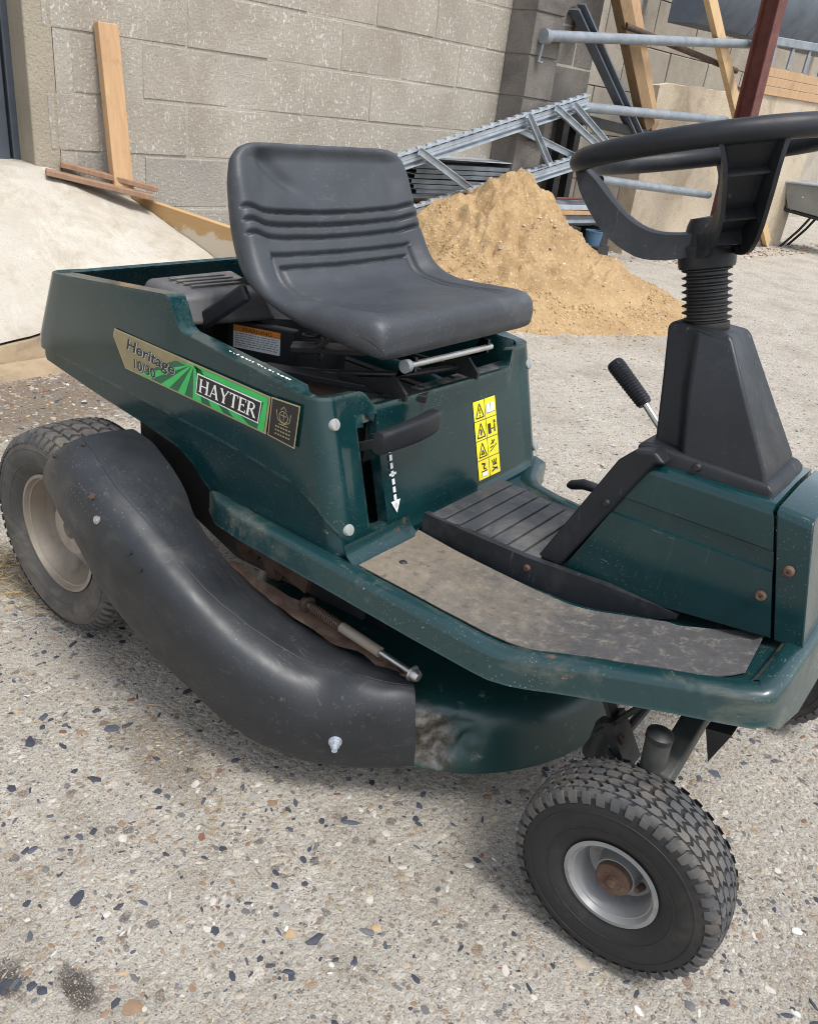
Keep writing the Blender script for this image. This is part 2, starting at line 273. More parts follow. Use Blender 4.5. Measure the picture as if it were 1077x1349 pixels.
DBLACK = flat('print_black', (0.012, 0.012, 0.012), 0.4)
DGREEN = flat('print_green', (0.035, 0.44, 0.10), 0.35)
DDARKG = flat('print_dark_green', (0.012, 0.11, 0.05), 0.35)
DGOLD = flat('print_gold', (0.24, 0.20, 0.105), 0.4)
DGOLD2 = flat('print_pale_gold', (0.34, 0.285, 0.155), 0.4)
DWHITE = flat('print_white', (0.78, 0.78, 0.76), 0.4)
DGREY = flat('print_grey', (0.30, 0.33, 0.35), 0.4)
DPALE = flat('print_pale_grey', (0.50, 0.52, 0.52), 0.4)
DORANGE = flat('print_orange', (0.72, 0.24, 0.04), 0.4)
COVER = worn('engine_cover_grey', (0.06, 0.062, 0.068), (0.12, 0.12, 0.122), 8, (0.4, 0.6), metal=0.2, dirt=(0.24, 0.215, 0.18), dirt_amt=(0.48, 0.72), dirt_scale=9, bmp=0.1)
DIRTY = worn('dirty_steel', (0.030, 0.036, 0.034), (0.06, 0.062, 0.056), 14, (0.5, 0.75), metal=.2, dirt=(0.12, 0.095, 0.07), dirt_amt=(.5, .8), dirt_scale=16, bmp=.2)
DECKM = None

# ------------------------------------------------------------------ mesh helpers
class MB:
    def __init__(s): s.v = []; s.f = []; s.mi = []
    def add(s, vs, fs, mi=0):
        o = len(s.v); s.v += [Vector(p) for p in vs]; s.f += [[i+o for i in f] for f in fs]; s.mi += [mi]*len(fs); return s
    def box(s, lo, hi, mi=0):
        (a, b, c), (d, e, f) = lo, hi
        return s.add([(a,b,c),(d,b,c),(d,e,c),(a,e,c),(a,b,f),(d,b,f),(d,e,f),(a,e,f)], [(3,2,1,0),(4,5,6,7),(0,1,5,4),(1,2,6,5),(2,3,7,6),(3,0,4,7)], mi)
    def beam(s, p0, p1, w, h, up=(0,0,1), mi=0):
        p0, p1 = Vector(p0), Vector(p1); d = (p1-p0).normalized(); r = d.cross(Vector(up)).normalized(); u = r.cross(d)
        vs = [p+r*a*w/2+u*b*h/2 for p in (p0, p1) for a, b in ((-1,-1),(1,-1),(1,1),(-1,1))]
        return s.add(vs, [(0,1,2,3)[::-1],(4,5,6,7),(0,1,5,4),(1,2,6,5),(2,3,7,6),(3,0,4,7)], mi)
    def tube(s, pts, rad, n=12, cap=True, mi=0):
        pts = [Vector(p) for p in pts]; rad = rad if isinstance(rad, (list, tuple)) else [rad]*len(pts)
        ref = None; rings = []
        for i, p in enumerate(pts):
            d = (pts[min(i+1, len(pts)-1)]-pts[max(i-1, 0)]).normalized()
            if ref is None: ref = d.orthogonal().normalized()
            ref = (ref-d*ref.dot(d)).normalized(); q = d.cross(ref)
            rings.append([p+(ref*math.cos(2*math.pi*k/n)+q*math.sin(2*math.pi*k/n))*rad[i] for k in range(n)])
        vs = [v for r_ in rings for v in r_]; fs = []
        for i in range(len(rings)-1):
            for k in range(n): fs.append((i*n+k, i*n+(k+1) % n, (i+1)*n+(k+1) % n, (i+1)*n+k))
        if cap: fs.append(tuple(range(n))[::-1]); fs.append(tuple(range((len(rings)-1)*n, len(rings)*n)))
        return s.add(vs, fs, mi)
    def lathe(s, prof, c, axis, n=48, closed=False, mi=0, caps=True):
        """prof: list of (radius, distance along axis)"""
        c = Vector(c); a = Vector(axis).normalized(); x = a.orthogonal().normalized(); y = a.cross(x)
        vs = [c+a*h+(x*math.cos(2*math.pi*k/n)+y*math.sin(2*math.pi*k/n))*r for r, h in prof for k in range(n)]
        fs = []; m = len(prof)
        for i in range(m if closed else m-1):
            j = (i+1) % m
            for k in range(n): fs.append((i*n+k, i*n+(k+1) % n, j*n+(k+1) % n, j*n+k))
        if not closed and caps:
            if prof[0][0] > 1e-6: fs.append(tuple(range(n))[::-1])
            if prof[-1][0] > 1e-6: fs.append(tuple(range((m-1)*n, m*n)))
        return s.add(vs, fs, mi)
    def prism(s, outline, axis, lo, hi, mi=0):
        """2D outline extruded along 'x','y' or 'z'"""
        def P(a, b, t): return {'x': (t, a, b), 'y': (a, t, b), 'z': (a, b, t)}[axis]
        n = len(outline); vs = [P(a, b, lo) for a, b in outline]+[P(a, b, hi) for a, b in outline]
        fs = [tuple(range(n))[::-1], tuple(range(n, 2*n))]+[(i, (i+1) % n, (i+1) % n+n, i+n) for i in range(n)]
        return s.add(vs, fs, mi)
    def grid(s, fn, nu, nv, mi=0, closed_u=False):
        vs = [fn(i, j) for i in range(nu) for j in range(nv)]; fs = []
        for i in range(nu if closed_u else nu-1):
            for j in range(nv-1): a = i*nv+j; b_ = ((i+1) % nu)*nv+j; fs.append((a, b_, b_+1, a+1))
        return s.add(vs, fs, mi)
    def mesh(s, name, mats, sharp=35, smooth=True, base=(0,0,0), weld=True, offset=None):
        me = bpy.data.meshes.new(name); bb = Vector(base)
        me.from_pydata([tuple(v-bb) for v in s.v], [], s.f)
        for m in (mats if isinstance(mats, (list, tuple)) else [mats]): me.materials.append(m)
        for p, i in zip(me.polygons, s.mi): p.material_index = i
        bm = bmesh.new(); bm.from_mesh(me)
        if weld: bmesh.ops.remove_doubles(bm, verts=bm.verts, dist=1e-6)
        bmesh.ops.recalc_face_normals(bm, faces=bm.faces)
        for f in bm.faces: f.smooth = smooth
        for e in bm.edges: e.smooth = (len(e.link_faces) == 2 and e.calc_face_angle(0) < R(sharp))
        bm.to_mesh(me); bm.free(); return me

def link(o, parent=None):
    col.objects.link(o)
    if parent is not None: o.parent = parent
    return o
def bevel(o, w, seg=2, ang=35):
    m = o.modifiers.new('bevel', 'BEVEL'); m.width = w; m.segments = seg; m.limit_method = 'ANGLE'; m.angle_limit = R(ang); m.harden_normals = True
    for p in o.data.polygons: p.use_smooth = True
    for e in o.data.edges: e.use_edge_sharp = False
    return o
def tag(o, label, cat, group=None, kind=None):
    o['label'] = label; o['category'] = cat
    if group: o['group'] = group
    if kind: o['kind'] = kind
    return o
def structure(o): o['kind'] = 'structure'; return o
def thing_empty(name, loc, label, cat, group=None):
    o = bpy.data.objects.new(name, None); o.location = loc; o.empty_display_size = 0.1; link(o); tag(o, label, cat, group); return o
def solo(name, mb, mat, label=None, cat=None, group=None, base=None, bev=0, sharp=35, smooth=True):
    """a top-level one-mesh thing, its origin at its base"""
    if base is None:
        xs = [v.x for v in mb.v]; ys = [v.y for v in mb.v]; zs = [v.z for v in mb.v]
        base = ((min(xs)+max(xs))/2, (min(ys)+max(ys))/2, min(zs))
    o = bpy.data.objects.new(name, mb.mesh(name, mat, sharp, smooth, base)); o.location = base; link(o)
    if label: tag(o, label, cat, group)
    if bev: bevel(o, bev)
    return o
def part(name, mb, mat, parent, bev=0, sharp=35, smooth=True, seg=2, weld=True):
    """a child mesh built in world coordinates; parent is a thing at the first level or a part whose frame is the world's"""
    base = Vector((0, 0, 0)); o = bpy.data.objects.new(name, mb.mesh(name, mat, sharp, smooth, weld=weld))
    link(o, parent); w = Vector((0, 0, 0)); q = parent
    while q is not None: w += Vector(q.location); q = q.parent
    o.location = -w
    if bev: bevel(o, bev, seg)
    return o
def lerp(a, b, t): return a+(b-a)*t
def interp(x, pts):
    if x <= pts[0][0]: return pts[0][1]
    for (a, b), (c, d) in zip(pts, pts[1:]):
        if x <= c: return b+(d-b)*(x-a)/(c-a) if c > a else d
    return pts[-1][1]
def sstep(a, b, x):
    t = min(1, max(0, (x-a)/(b-a))); return t*t*(3-2*t)
def catmull(pts, t):
    n = len(pts)-1; t = min(max(t, 0), n-1e-9); i = int(t); f = t-i
    p = [Vector(pts[min(max(k, 0), n)]) for k in (i-1, i, i+1, i+2)]
    return 0.5*((2*p[1])+(p[2]-p[0])*f+(2*p[0]-5*p[1]+4*p[2]-p[3])*f*f+(3*p[1]-p[0]-3*p[2]+p[3])*f*f*f)
def nz(x, y, z=0, s=1.0): return noise.noise(Vector((x*s, y*s, z*s)))

# wall frame: s along the block wall, o away from the yard, z up
WP = Vector((-2.122, 1.356, 0)); WD = Vector((0.13393, 0.99099, 0)); WN = Vector((-0.99099, 0.13393, 0))
WANG = math.atan2(WD.y, WD.x)
def W(s, o, z): return WP+WD*s+WN*o+Vector((0, 0, z))

# ------------------------------------------------------------------ the setting: yard, ramp
gb = MB(); gn = 60
def gfn(i, j):
    # finer near the mower, coarse out to the horizon
    def ax(k): t = (k/(gn-1))*2-1; return math.copysign(abs(t)**3.2, t)*140+t*2.0
    x, y = ax(i)+0.5, ax(j)+0.8
    return Vector((x, y, 0.0))
gb.grid(gfn, gn, gn)
go = bpy.data.objects.new('ground', gb.mesh('ground', GROUND)); link(go); structure(go)

# sloping concrete ramp up to the doorway, its toe a low cast kerb
def ramp_z(x, y):
    toe = interp(y, [(-1.5, 0.06), (0.2, 0.10), (1.24, 0.255)]); head = interp(y, [(-1.5, 0.58), (0.9, 0.555), (1.24, 0.45)])
    t = min(1, max(0, (x+1.43)/(-2.2+1.43))); t2 = t*1.12-0.12*t*t
    return toe+(head-toe)*min(1.0, t2)+0.006*nz(x, y, 0, 6)+0.004*nz(x, y, 3, 17)
rb = MB(); NU, NV = 46, 70
def rfn(i, j):
    x = -1.43-(i/(NU-1))*1.9; y = -1.5+(j/(NV-1))*2.735
    return Vector((x+(0.012*nz(x, y, 5, 5) if i == 0 else 0), y, ramp_z(x, y)))
rb.grid(rfn, NU, NV)
rb.grid(lambda i, j: Vector((-1.43+0.012*nz(-1.43, -1.5+(j/(NV-1))*2.735, 5, 5)+[0.0, 0.006, -0.03][i], -1.5+(j/(NV-1))*2.735, [ramp_z(-1.43, -1.5+(j/(NV-1))*2.735), ramp_z(-1.43, -1.5+(j/(NV-1))*2.735)-0.012, ramp_z(-1.43, -1.5+(j/(NV-1))*2.735)-0.018][i])), 3, NV)
ro = bpy.data.objects.new('ramp_slab', rb.mesh('ramp_slab', RAMP, 50)); link(ro); structure(ro)
eb = MB(); eb.grid(lambda i, j: Vector((-1.432+[0, .016, .024, .03][i]+.010*nz(-1.43, -1.5+j*.0396, 5, 5)+.004*nz(i*3, j*.5), -1.5+j*.0396, [ramp_z(-1.43, -1.5+j*.0396)-.022, ramp_z(-1.43, -1.5+j*.0396)-.024, ramp_z(-1.43, -1.5+j*.0396)*.5, -.01][i])), 4, 70)
EDGE = worn('kerb_face', (0.24, 0.175, 0.105), (0.33, 0.255, 0.165), 9, (.8, .95), dirt=(0.12, 0.085, 0.055), dirt_amt=(.5, .75), dirt_scale=7, bmp=.5, bscale=50)
eo = bpy.data.objects.new('ramp_edge', eb.mesh('ramp_edge', EDGE)); link(eo); structure(eo)
kb = MB(); kb.grid(lambda i, j: Vector((-1.405+[0, 0.0, 0.09, 0.11][i]+0.012*nz(0, j*0.11, i), -1.5+j*0.078, [-0.01, 0.028, 0.02, -0.01][i]+(0.006*nz(j*0.3, i) if i in (1, 2) else 0))), 4, 36)
ko = bpy.data.objects.new('ramp_kerb', kb.mesh('ramp_kerb', RAMP)); link(ko); structure(ko); ko.data.materials[0] = EDGE

# ------------------------------------------------------------------ block wall
def block_mesh(name, L, D, H, mat, seed):
    mb = MB(); rnd = random.Random(seed)
    mb.box((-L/2, -D/2, -H/2), (L/2, D/2, H/2)); me = mb.mesh(name, mat)
    bm = bmesh.new(); bm.from_mesh(me)
    bmesh.ops.bevel(bm, geom=list(bm.edges), offset=0.0035, segments=1, affect='EDGES')
    for v in bm.verts: v.co += Vector((rnd.uniform(-1, 1), rnd.uniform(-1, 1), rnd.uniform(-1, 1)))*0.0022
    for f in bm.faces: f.smooth = False
    bm.to_mesh(me); bm.free(); return me
COURSE = 0.225; J0 = 0.395-COURSE*2       # a bed joint stands at z = 0.395
def place_block(me, c, parent, rz=0.0):
    o = bpy.data.objects.new('block', me); link(o, parent); w = Vector((0, 0, 0)); q = parent
    while q is not None: w += Vector(q.location); q = q.parent
    o.location = Vector(c)-w; o.rotation_euler = (random.uniform(-.004, .004), random.uniform(-.004, .004), WANG+rz+random.uniform(-.004, .004)); return o
S0, S1 = -0.445, 3.25
core = MB(); hw_ = 0.20
core.add([W(S0+.02, 0.0025, -0.2), W(S1-.02, 0.0025, -0.2), W(S1-.02, 0.22, -0.2), W(S0+.02, 0.22, -0.2), W(S0+.02, 0.0025, 2.7), W(S1-.02, 0.0025, 2.7), W(S1-.02, 0.22, 2.7), W(S0+.02, 0.22, 2.7)],
         [(3,2,1,0),(4,5,6,7),(0,1,5,4),(1,2,6,5),(2,3,7,6),(3,0,4,7)])
bwall = solo('block_wall', core, MORTAR, 'grey concrete block wall flecked with white behind the mower seat', 'wall', base=W(1.4, 0.1, -0.2))
BM = [block_mesh('block', 0.43, 0.10, 0.214, BLOCK, k) for k in range(4)]
BML = [block_mesh('block', 0.43, 0.10, 0.214, BLOCKB, 10+k) for k in range(3)]
BMD = [block_mesh('block', 0.43, 0.10, 0.214, BLOCKD, 20+k) for k in range(3)]
HM, HML, HMD = [block_mesh('block', 0.208, 0.10, 0.214, m_, 30) for m_ in (BLOCK, BLOCKB, BLOCKD)]
for k in range(12):
    z = J0+COURSE*(k+0.5)
    off = -0.05-0.22*(k % 2)-0.44
    s = off
    while s < S1:
        a, b_ = max(s, S0), min(s+0.44, S1)
        c = (a+b_)/2
        dark = c > 2.55
        if b_-a > 0.40: me = random.choice(BMD if dark else (BML if k <= 2 else BM))
        elif b_-a > 0.15: me = HMD if dark else (HML if k <= 2 else HM)
        else: me = None
        if me:
            place_block(me, W(c, 0.0495+random.uniform(-.002, .002), z), bwall)
        s += 0.44
# the projecting pier
pc = MB(); a, b_ = 2.335, 2.585
pc.add([W(s_, o_, z_) for z_ in (-0.2, 2.7) for s_, o_ in ((a, -.185), (b_, -.185), (b_, 0.0), (a, 0.0))], [(3,2,1,0),(4,5,6,7),(0,1,5,4),(1,2,6,5),(2,3,7,6),(3,0,4,7)])
pier = part('pier', pc, MORTARD, bwall)
pm = [block_mesh('block', 0.268, 0.195, 0.214, BLOCKD, 50+k) for k in range(3)]
for k in range(12):
    place_block(random.choice(pm), W(2.46, -0.102+random.uniform(-.003, .003), J0+COURSE*(k+0.5)), pier)

# smooth concrete reveal of the doorway and the sliding steel door beyond it
jb = MB()
jb.add([W(s_, o_, z_) for z_ in (-0.2, 2.7) for s_, o_ in ((-0.53, 0.02), (S0+.018, -0.004), (S0+.018, 0.22), (-0.50, 0.32))], [(3,2,1,0),(4,5,6,7),(0,1,5,4),(1,2,6,5),(2,3,7,6),(3,0,4,7)])
solo('door_jamb', jb, JAMB, 'smooth buff concrete door jamb at the left end of the block wall', 'jamb', bev=0.008)
dr = thing_empty('sliding_door', W(-1.0, 0.33, 0.5), 'blue-grey steel sliding door at the far left edge', 'door')
db = MB(); db.add([W(s_, o_, z_) for z_ in (0.53, 2.7) for s_, o_ in ((-1.6, 0.33), (-0.66, 0.33), (-0.66, 0.37), (-1.6, 0.37))], [(3,2,1,0),(4,5,6,7),(0,1,5,4),(1,2,6,5),(2,3,7,6),(3,0,4,7)])
part('door_leaf', db, DOORM, dr)
for s_ in (-0.505, -0.585):
    p = MB(); w2 = 0.034
    p.add([W(a_, o_, z_) for z_ in (0.50, 2.7) for a_, o_ in ((s_-w2, 0.22), (s_+w2, 0.22), (s_+w2, 0.33), (s_-w2, 0.33))], [(3,2,1,0),(4,5,6,7),(0,1,5,4),(1,2,6,5),(2,3,7,6),(3,0,4,7)])
    part('door_post', p, DOORM, dr, bev=0.006)
p = MB(); p.beam(W(-1.6, .30, .55), W(-.52, .30, .55), .05, .04); part('bottom_rail', p, DOORM, dr)

ext = MB()
for s0, s1, o0, o1 in ((-7.0, -1.62, 0.0, .22), (-7.0, -.5, 3.2, 3.4)):
    ext.add([W(s_, o_, z_) for z_ in (-0.2, 2.7) for s_, o_ in ((s0, o0), (s1, o0), (s1, o1), (s0, o1))], [(3,2,1,0),(4,5,6,7),(0,1,5,4),(1,2,6,5),(2,3,7,6),(3,0,4,7)])
part('wall_beyond_door', ext, BLOCK, bwall)
# rear wall of the yard, set back behind the end of the block wall
rw = MB(); rw.add([W(s_, o_, z_) for z_ in (-0.3, 3.2) for s_, o_ in ((2.9, 1.9), (14, 1.9), (14, 2.15), (2.9, 2.15))], [(3,2,1,0),(4,5,6,7),(0,1,5,4),(1,2,6,5),(2,3,7,6),(3,0,4,7)])
rwo = solo('rear_wall', rw, RENDER, 'pale rendered wall of the yard behind the scaffold tubes', 'wall')
ret = MB(); ret.add([W(s_, o_, z_) for z_ in (-0.2, 2.7) for s_, o_ in ((3.05, 0.2), (3.27, 0.2), (3.27, 1.9), (3.05, 1.9))], [(3,2,1,0),(4,5,6,7),(0,1,5,4),(1,2,6,5),(2,3,7,6),(3,0,4,7)])
part('return_wall', ret, BLOCKD, bwall)
rbm = [block_mesh('block', 0.88, 0.06, 0.44, RENDER, 60+k) for k in range(3)]
for k in range(6):
    s = 3.3+0.45*(k % 2)
    while s < 10.5:
        place_block(random.choice(rbm), W(s+0.45, 1.89, 0.2+0.45*k), rwo); s += 0.9

# low stained wall in front of it
lw = MB(); tops = [(4.5, 1.31), (4.9, 1.35), (5.6, 1.36), (6.4, 1.42), (7.05, 1.50), (7.1, 1.48)]; n_ = 30
lw.grid(lambda i, j: W(4.5+i*(3.3/(n_-1)), [0.2, 0.2, 0.36, 0.36][j], [-0.05, 0, 0, -0.05][j]+(0 if j in (0, 3) else interp(4.5+i*(3.3/(n_-1)), tops)+0.025*nz(i*0.45, j))), n_, 4)
for i in (0, n_-1):
    pass
lw.add([W(4.5, o_, z_) for o_, z_ in ((.2, -.05), (.36, -.05), (.36, 1.31), (.2, 1.31))]+[W(7.8, o_, z_) for o_, z_ in ((.2, -.05), (.36, -.05), (.36, 1.48), (.2, 1.48))], [(0,1,2,3), (4,5,6,7)])
solo('low_wall', lw, LOWWALL, 'low buff stained wall behind the steering wheel with uneven top', 'wall')

# ------------------------------------------------------------------ loose stones of the exposed aggregate (uncountable)
STONE_COLS = [((0.035, 0.040, 0.055), 24), ((0.065, 0.072, 0.092), 14), ((0.12, 0.118, 0.12), 12), ((0.46, 0.43, 0.38), 12), ((0.60, 0.58, 0.54), 3),
              ((0.33, 0.285, 0.22), 16), ((0.22, 0.145, 0.09), 6), ((0.17, 0.08, 0.045), 3), ((0.38, 0.27, 0.15), 4), ((0.27, 0.255, 0.235), 18)]
stone_mats = [worn('stone_%d' % i, tuple(x*0.8 for x in c), tuple(x*1.1 for x in c), 60, (0.5, 0.8), bmp=0.2, bscale=300) for i, (c, w_) in enumerate(STONE_COLS)]
def scatter(name, n, area, size, seed, flatness=0.35, zf=None, cols=None, mats=None, rise=0.35):
    rnd = random.Random(seed); mb = MB(); wts = cols or [w_ for c, w_ in STONE_COLS]
    for q in range(n):
        x, y = area(rnd)
        L = size(rnd); asp = rnd.uniform(0.25, 0.85); an = rnd.uniform(0, 6.28); k = rnd.choice((5, 6, 7, 8))
        h = L*flatness*rnd.uniform(0.25, 0.8); z0 = (zf(x, y) if zf else 0.0)
        ph = rnd.uniform(0, 6.28); ring = []
        for i in range(k):
            t = 2*math.pi*i/k+ph+rnd.uniform(-.25, .25); rr = rnd.uniform(0.72, 1.1)
            px, py = math.cos(t)*rr*L/2, math.sin(t)*rr*L/2*asp
            ring.append((px*math.cos(an)-py*math.sin(an), px*math.sin(an)+py*math.cos(an)))
        tx, ty = rnd.uniform(-.12, .12), rnd.uniform(-.12, .12); top = h*rise
        vs = [(x+a_, y+b_, z0-0.002) for a_, b_ in ring]+[(x+a_*.93, y+b_*.93, z0+top*0.55+a_*tx*.3) for a_, b_ in ring]+[(x+a_*.6, y+b_*.6, z0+top+a_*tx*.5+b_*ty*.5) for a_, b_ in ring]
        fs = [(i, (i+1) % k, k+(i+1) % k, k+i) for i in range(k)]+[(k+i, k+(i+1) % k, 2*k+(i+1) % k, 2*k+i) for i in range(k)]+[tuple(range(2*k, 3*k))]
        mb.add(vs, fs, rnd.choices(range(len(wts)), wts)[0])
    o = bpy.data.objects.new(name, mb.mesh(name, mats or stone_mats, 40, True, weld=False)); link(o); return o
def near_area(rnd):
    while True:
        x, y = rnd.uniform(-0.9, 1.7), rnd.uniform(-1.0, 1.4)
        d = math.hypot(x-0.95, y+0.65)
        if rnd.random() < max(0.12, 1.15-d*0.62): return x, y
st = scatter('aggregate_stones', 11500, near_area, lambda r_: 0.003+0.0165*r_.random()**3.8, 3)
def big_area(rnd): return rnd.uniform(0.0, 1.6), rnd.uniform(-0.95, 0.2)
bigs = scatter('flint_shards', 90, big_area, lambda r_: 0.016+0.02*r_.random()**1.5, 31, cols=[44, 26, 12, 1, 1, 4, 1, 0, 0, 4], rise=.3)
tag(bigs, 'larger dark flint shards set flush in the concrete yard', 'gravel', kind='stuff')
tag(st, 'flint and shell aggregate showing in the concrete yard', 'gravel', kind='stuff')
def far_area(rnd): return rnd.uniform(-1.2, 2.2), rnd.uniform(0.3, 4.5)
st2 = scatter('yard_grit', 3200, far_area, lambda r_: 0.006+0.016*r_.random()**2.6, 5)
tag(st2, 'small loose stones over the yard beyond the mower', 'gravel', kind='stuff')
# dirt drift at the foot of the ramp
def toe_area(rnd): return -1.32+abs(rnd.gauss(0, .26)), rnd.uniform(-0.7, 1.0)
st3 = scatter('kerb_litter', 3400, toe_area, lambda r_: 0.006+0.018*r_.random()**2, 6, cols=[8, 4, 12, 5, 2, 16, 22, 10, 10, 12], rise=0.6)
tag(st3, 'brown gravel and leaf litter along the foot of the ramp', 'gravel', kind='stuff')
# straw and dry grass lying by the rear wheel
dg = MB(); rnd = random.Random(12)
def straw(cx, cy, sx, sy, n, lo, hi, up=0.012):
    for q in range(n):
        x, y = rnd.gauss(cx, sx), rnd.gauss(cy, sy); L = rnd.uniform(lo, hi); an = rnd.uniform(0, 6.28); z = rnd.uniform(0.001, up)
        dx, dy = math.cos(an)*L/2, math.sin(an)*L/2; w_ = 0.0007
        p0, p1, p2 = Vector((x-dx, y-dy, 0.001)), Vector((x+rnd.uniform(-.004, .004), y+rnd.uniform(-.004, .004), z)), Vector((x+dx, y+dy, 0.002+rnd.random()*up*.6))
        s_ = Vector((-dy, dx, 0)).normalized()*w_; u_ = Vector((0, 0, w_))
        dg.add([p0-s_, p0+s_, p0+u_*2, p1-s_, p1+s_, p1+u_*2, p2], [(0,1,4,3),(1,2,5,4),(2,0,3,5),(3,4,6),(4,5,6),(5,3,6)], rnd.choice((0, 0, 1)))
straw(-0.24, -0.40, .10, .04, 240, .015, .06); straw(0.46, -0.49, .14, .04, 110, .006, .018, .005)
STRAW = flat('straw', (0.36, 0.27, 0.14), 0.8); STRAW2 = flat('dull_straw', (0.19, 0.14, 0.075), 0.8)
o = bpy.data.objects.new('dry_grass', dg.mesh('dry_grass', [STRAW, STRAW2], weld=False)); link(o); tag(o, 'dry grass clippings scattered on the concrete by the rear tyre', 'grass', kind='stuff')

# ------------------------------------------------------------------ sand heap
sb = MB(); nr, na = 110, 220; pk = Vector((-1.36, 3.27, 0))
def sand_h(x, y):
    def cone(cx, cy, h, r_, soft=.05):
        return h*(1-math.sqrt(((x-cx)**2+(y-cy)**2)/(r_*r_)+soft*soft))
    w1, w2 = .08*nz(x, y, 11, 3.1)+.03*nz(x, y, 21, 9), .08*nz(x, y, 14, 3.1)+.03*nz(x, y, 24, 9)
    x += w1; y += w2
    hs_ = [cone(-1.36, 3.30, .725, .80, .09), cone(-1.60, 3.12, .60, .78, .12), cone(-1.10, 3.45, .36, .82, .1), cone(-0.98, 3.72, .25, .72, .15), cone(-1.2, 3.0, .34, .62, .1)]
    k_ = 26.0; h = math.log(sum(math.exp(k_*max(-.3, q)) for q in hs_))/k_
    if h < -.005: return -0.012
    g = 0.06*nz(x, y, 1, 3)+0.05*(0.45-abs(nz(x, y, 2, 6)))+0.045*nz(x, y, 3, 13)+0.024*nz(x, y, 4, 29)+0.013*nz(x, y, 7, 60)
    return max(-0.012, h+g*min(1, .12+h*3.2))
def sfn(i, j):
    r_ = (i/(nr-1))*1.35; a_ = 2*math.pi*j/na
    x, y = pk.x+r_*math.cos(a_), pk.y+r_*math.sin(a_); return Vector((x, y, sand_h(x, y) if i < nr-1 else -0.02))
vs_ = [sfn(i, j) for i in range(nr) for j in range(na)]
sb.add(vs_, [(i*na+j, i*na+(j+1) % na, (i+1)*na+(j+1) % na, (i+1)*na+j) for i in range(nr-1) for j in range(na)])
solo('sand_heap', sb, SAND, 'heap of yellow building sand against the block wall', 'sand', base=(pk.x, pk.y, 0))
def sand_area(rnd):
    a_ = rnd.uniform(-1.7, 1.2); r_ = rnd.uniform(0.15, 1.25)**0.7; return pk.x+r_*math.cos(a_), pk.y+r_*math.sin(a_)
st4 = scatter('sand_pebbles', 420, sand_area, lambda r_: 0.006+0.024*r_.random()**3, 9, zf=lambda x, y: max(0, sand_h(x, y)), cols=[1, 2, 5, 10, 5, 10, 6, 2, 14, 8], rise=1.0)
def spill_area(rnd):
    while True:
        x, y = rnd.uniform(-1.6, 0.0), rnd.uniform(2.2, 4.7); d = math.hypot((x+1.12)/1.0, (y-3.4)/1.05); 
        if .62 < d and rnd.random() < math.exp(-(d-.62)*9): return x, y
SGR = [worn('sand_grain_%d' % k, tuple(q*.8 for q in c_), c_, 60, (.8, .95), bmp=0) for k, c_ in enumerate(((.45, .31, .15), (.36, .235, .11), (.52, .40, .24)))]
st6 = scatter('sand_spill', 5200, spill_area, lambda r_: .004+.016*r_.random()**3, 19, zf=lambda x, y: max(0, sand_h(x, y)), cols=[3, 3, 2], mats=SGR, rise=1.6); tag(st6, 'loose sand spilled in a ragged fringe around the heap', 'sand', kind='stuff')
tag(st4, 'pebbles lying on the sand heap and around its foot', 'gravel', kind='stuff')

# ------------------------------------------------------------------ timber and steel by the wall
p = MB(); p.beam(W(-0.215, -0.115, 0.49), W(-0.215, -0.03, 1.115), 0.088, 0.045, WN)
solo('upright_plank', p, WTAN, 'tan timber plank standing upright against the block wall', 'plank', bev=0.004)
p = MB(); p.beam(W(-0.52, -0.06, 0.545), W(-0.12, -0.20, 0.472), 0.075, 0.022); solo('loose_plank', p, WOLD, 'lower of two short boards lying at the foot of the upright plank', 'plank', 'short boards by the wall', bev=0.003)
p = MB(); p.beam(W(-0.44, -0.02, 0.572), W(-0.075, -0.16, 0.500), 0.07, 0.022); solo('loose_plank', p, WOLD, 'upper of two short boards, crossing the foot of the upright plank', 'plank', 'short boards by the wall', bev=0.003)
p = MB(); p.add([(-2.16, 1.24, -.02), (-1.15, 1.24, -.02), (-1.15, 1.275, -.02), (-2.16, 1.275, -.02), (-2.16, 1.24, .452), (-1.15, 1.24, .415), (-1.15, 1.275, .415), (-2.16, 1.275, .452)], [(3,2,1,0),(4,5,6,7),(0,1,5,4),(1,2,6,5),(2,3,7,6),(3,0,4,7)])
def shutter_mat():
    m, nt, b = new_mat('cement_splashed_board'); v = coords(nt); g = noise_t(nt, coords(nt, (3, 3, 30)), 1.5, 5)
    c = mix(nt, g, (0.36, 0.215, 0.09), (0.46, 0.30, 0.14)); sp = nt.nodes.new('ShaderNodeSeparateXYZ'); nt.links.new(v, sp.inputs[0])
    w = math_n(nt, 'ADD', sp.outputs[2], math_n(nt, 'MULTIPLY', noise_t(nt, v, 9, 5), 0.16))
    c = mix(nt, ramp(nt, w, [(0.470, 1), (0.480, 0)]), c, (0.50, 0.43, 0.33)); nt.links.new(c, b.inputs['Base Color']); b.inputs['Roughness'].default_value = .85; return m
solo('shutter_board', p, shutter_mat(), 'cement splashed shuttering board edging the ramp, running behind the seat', 'board', bev=0.003)

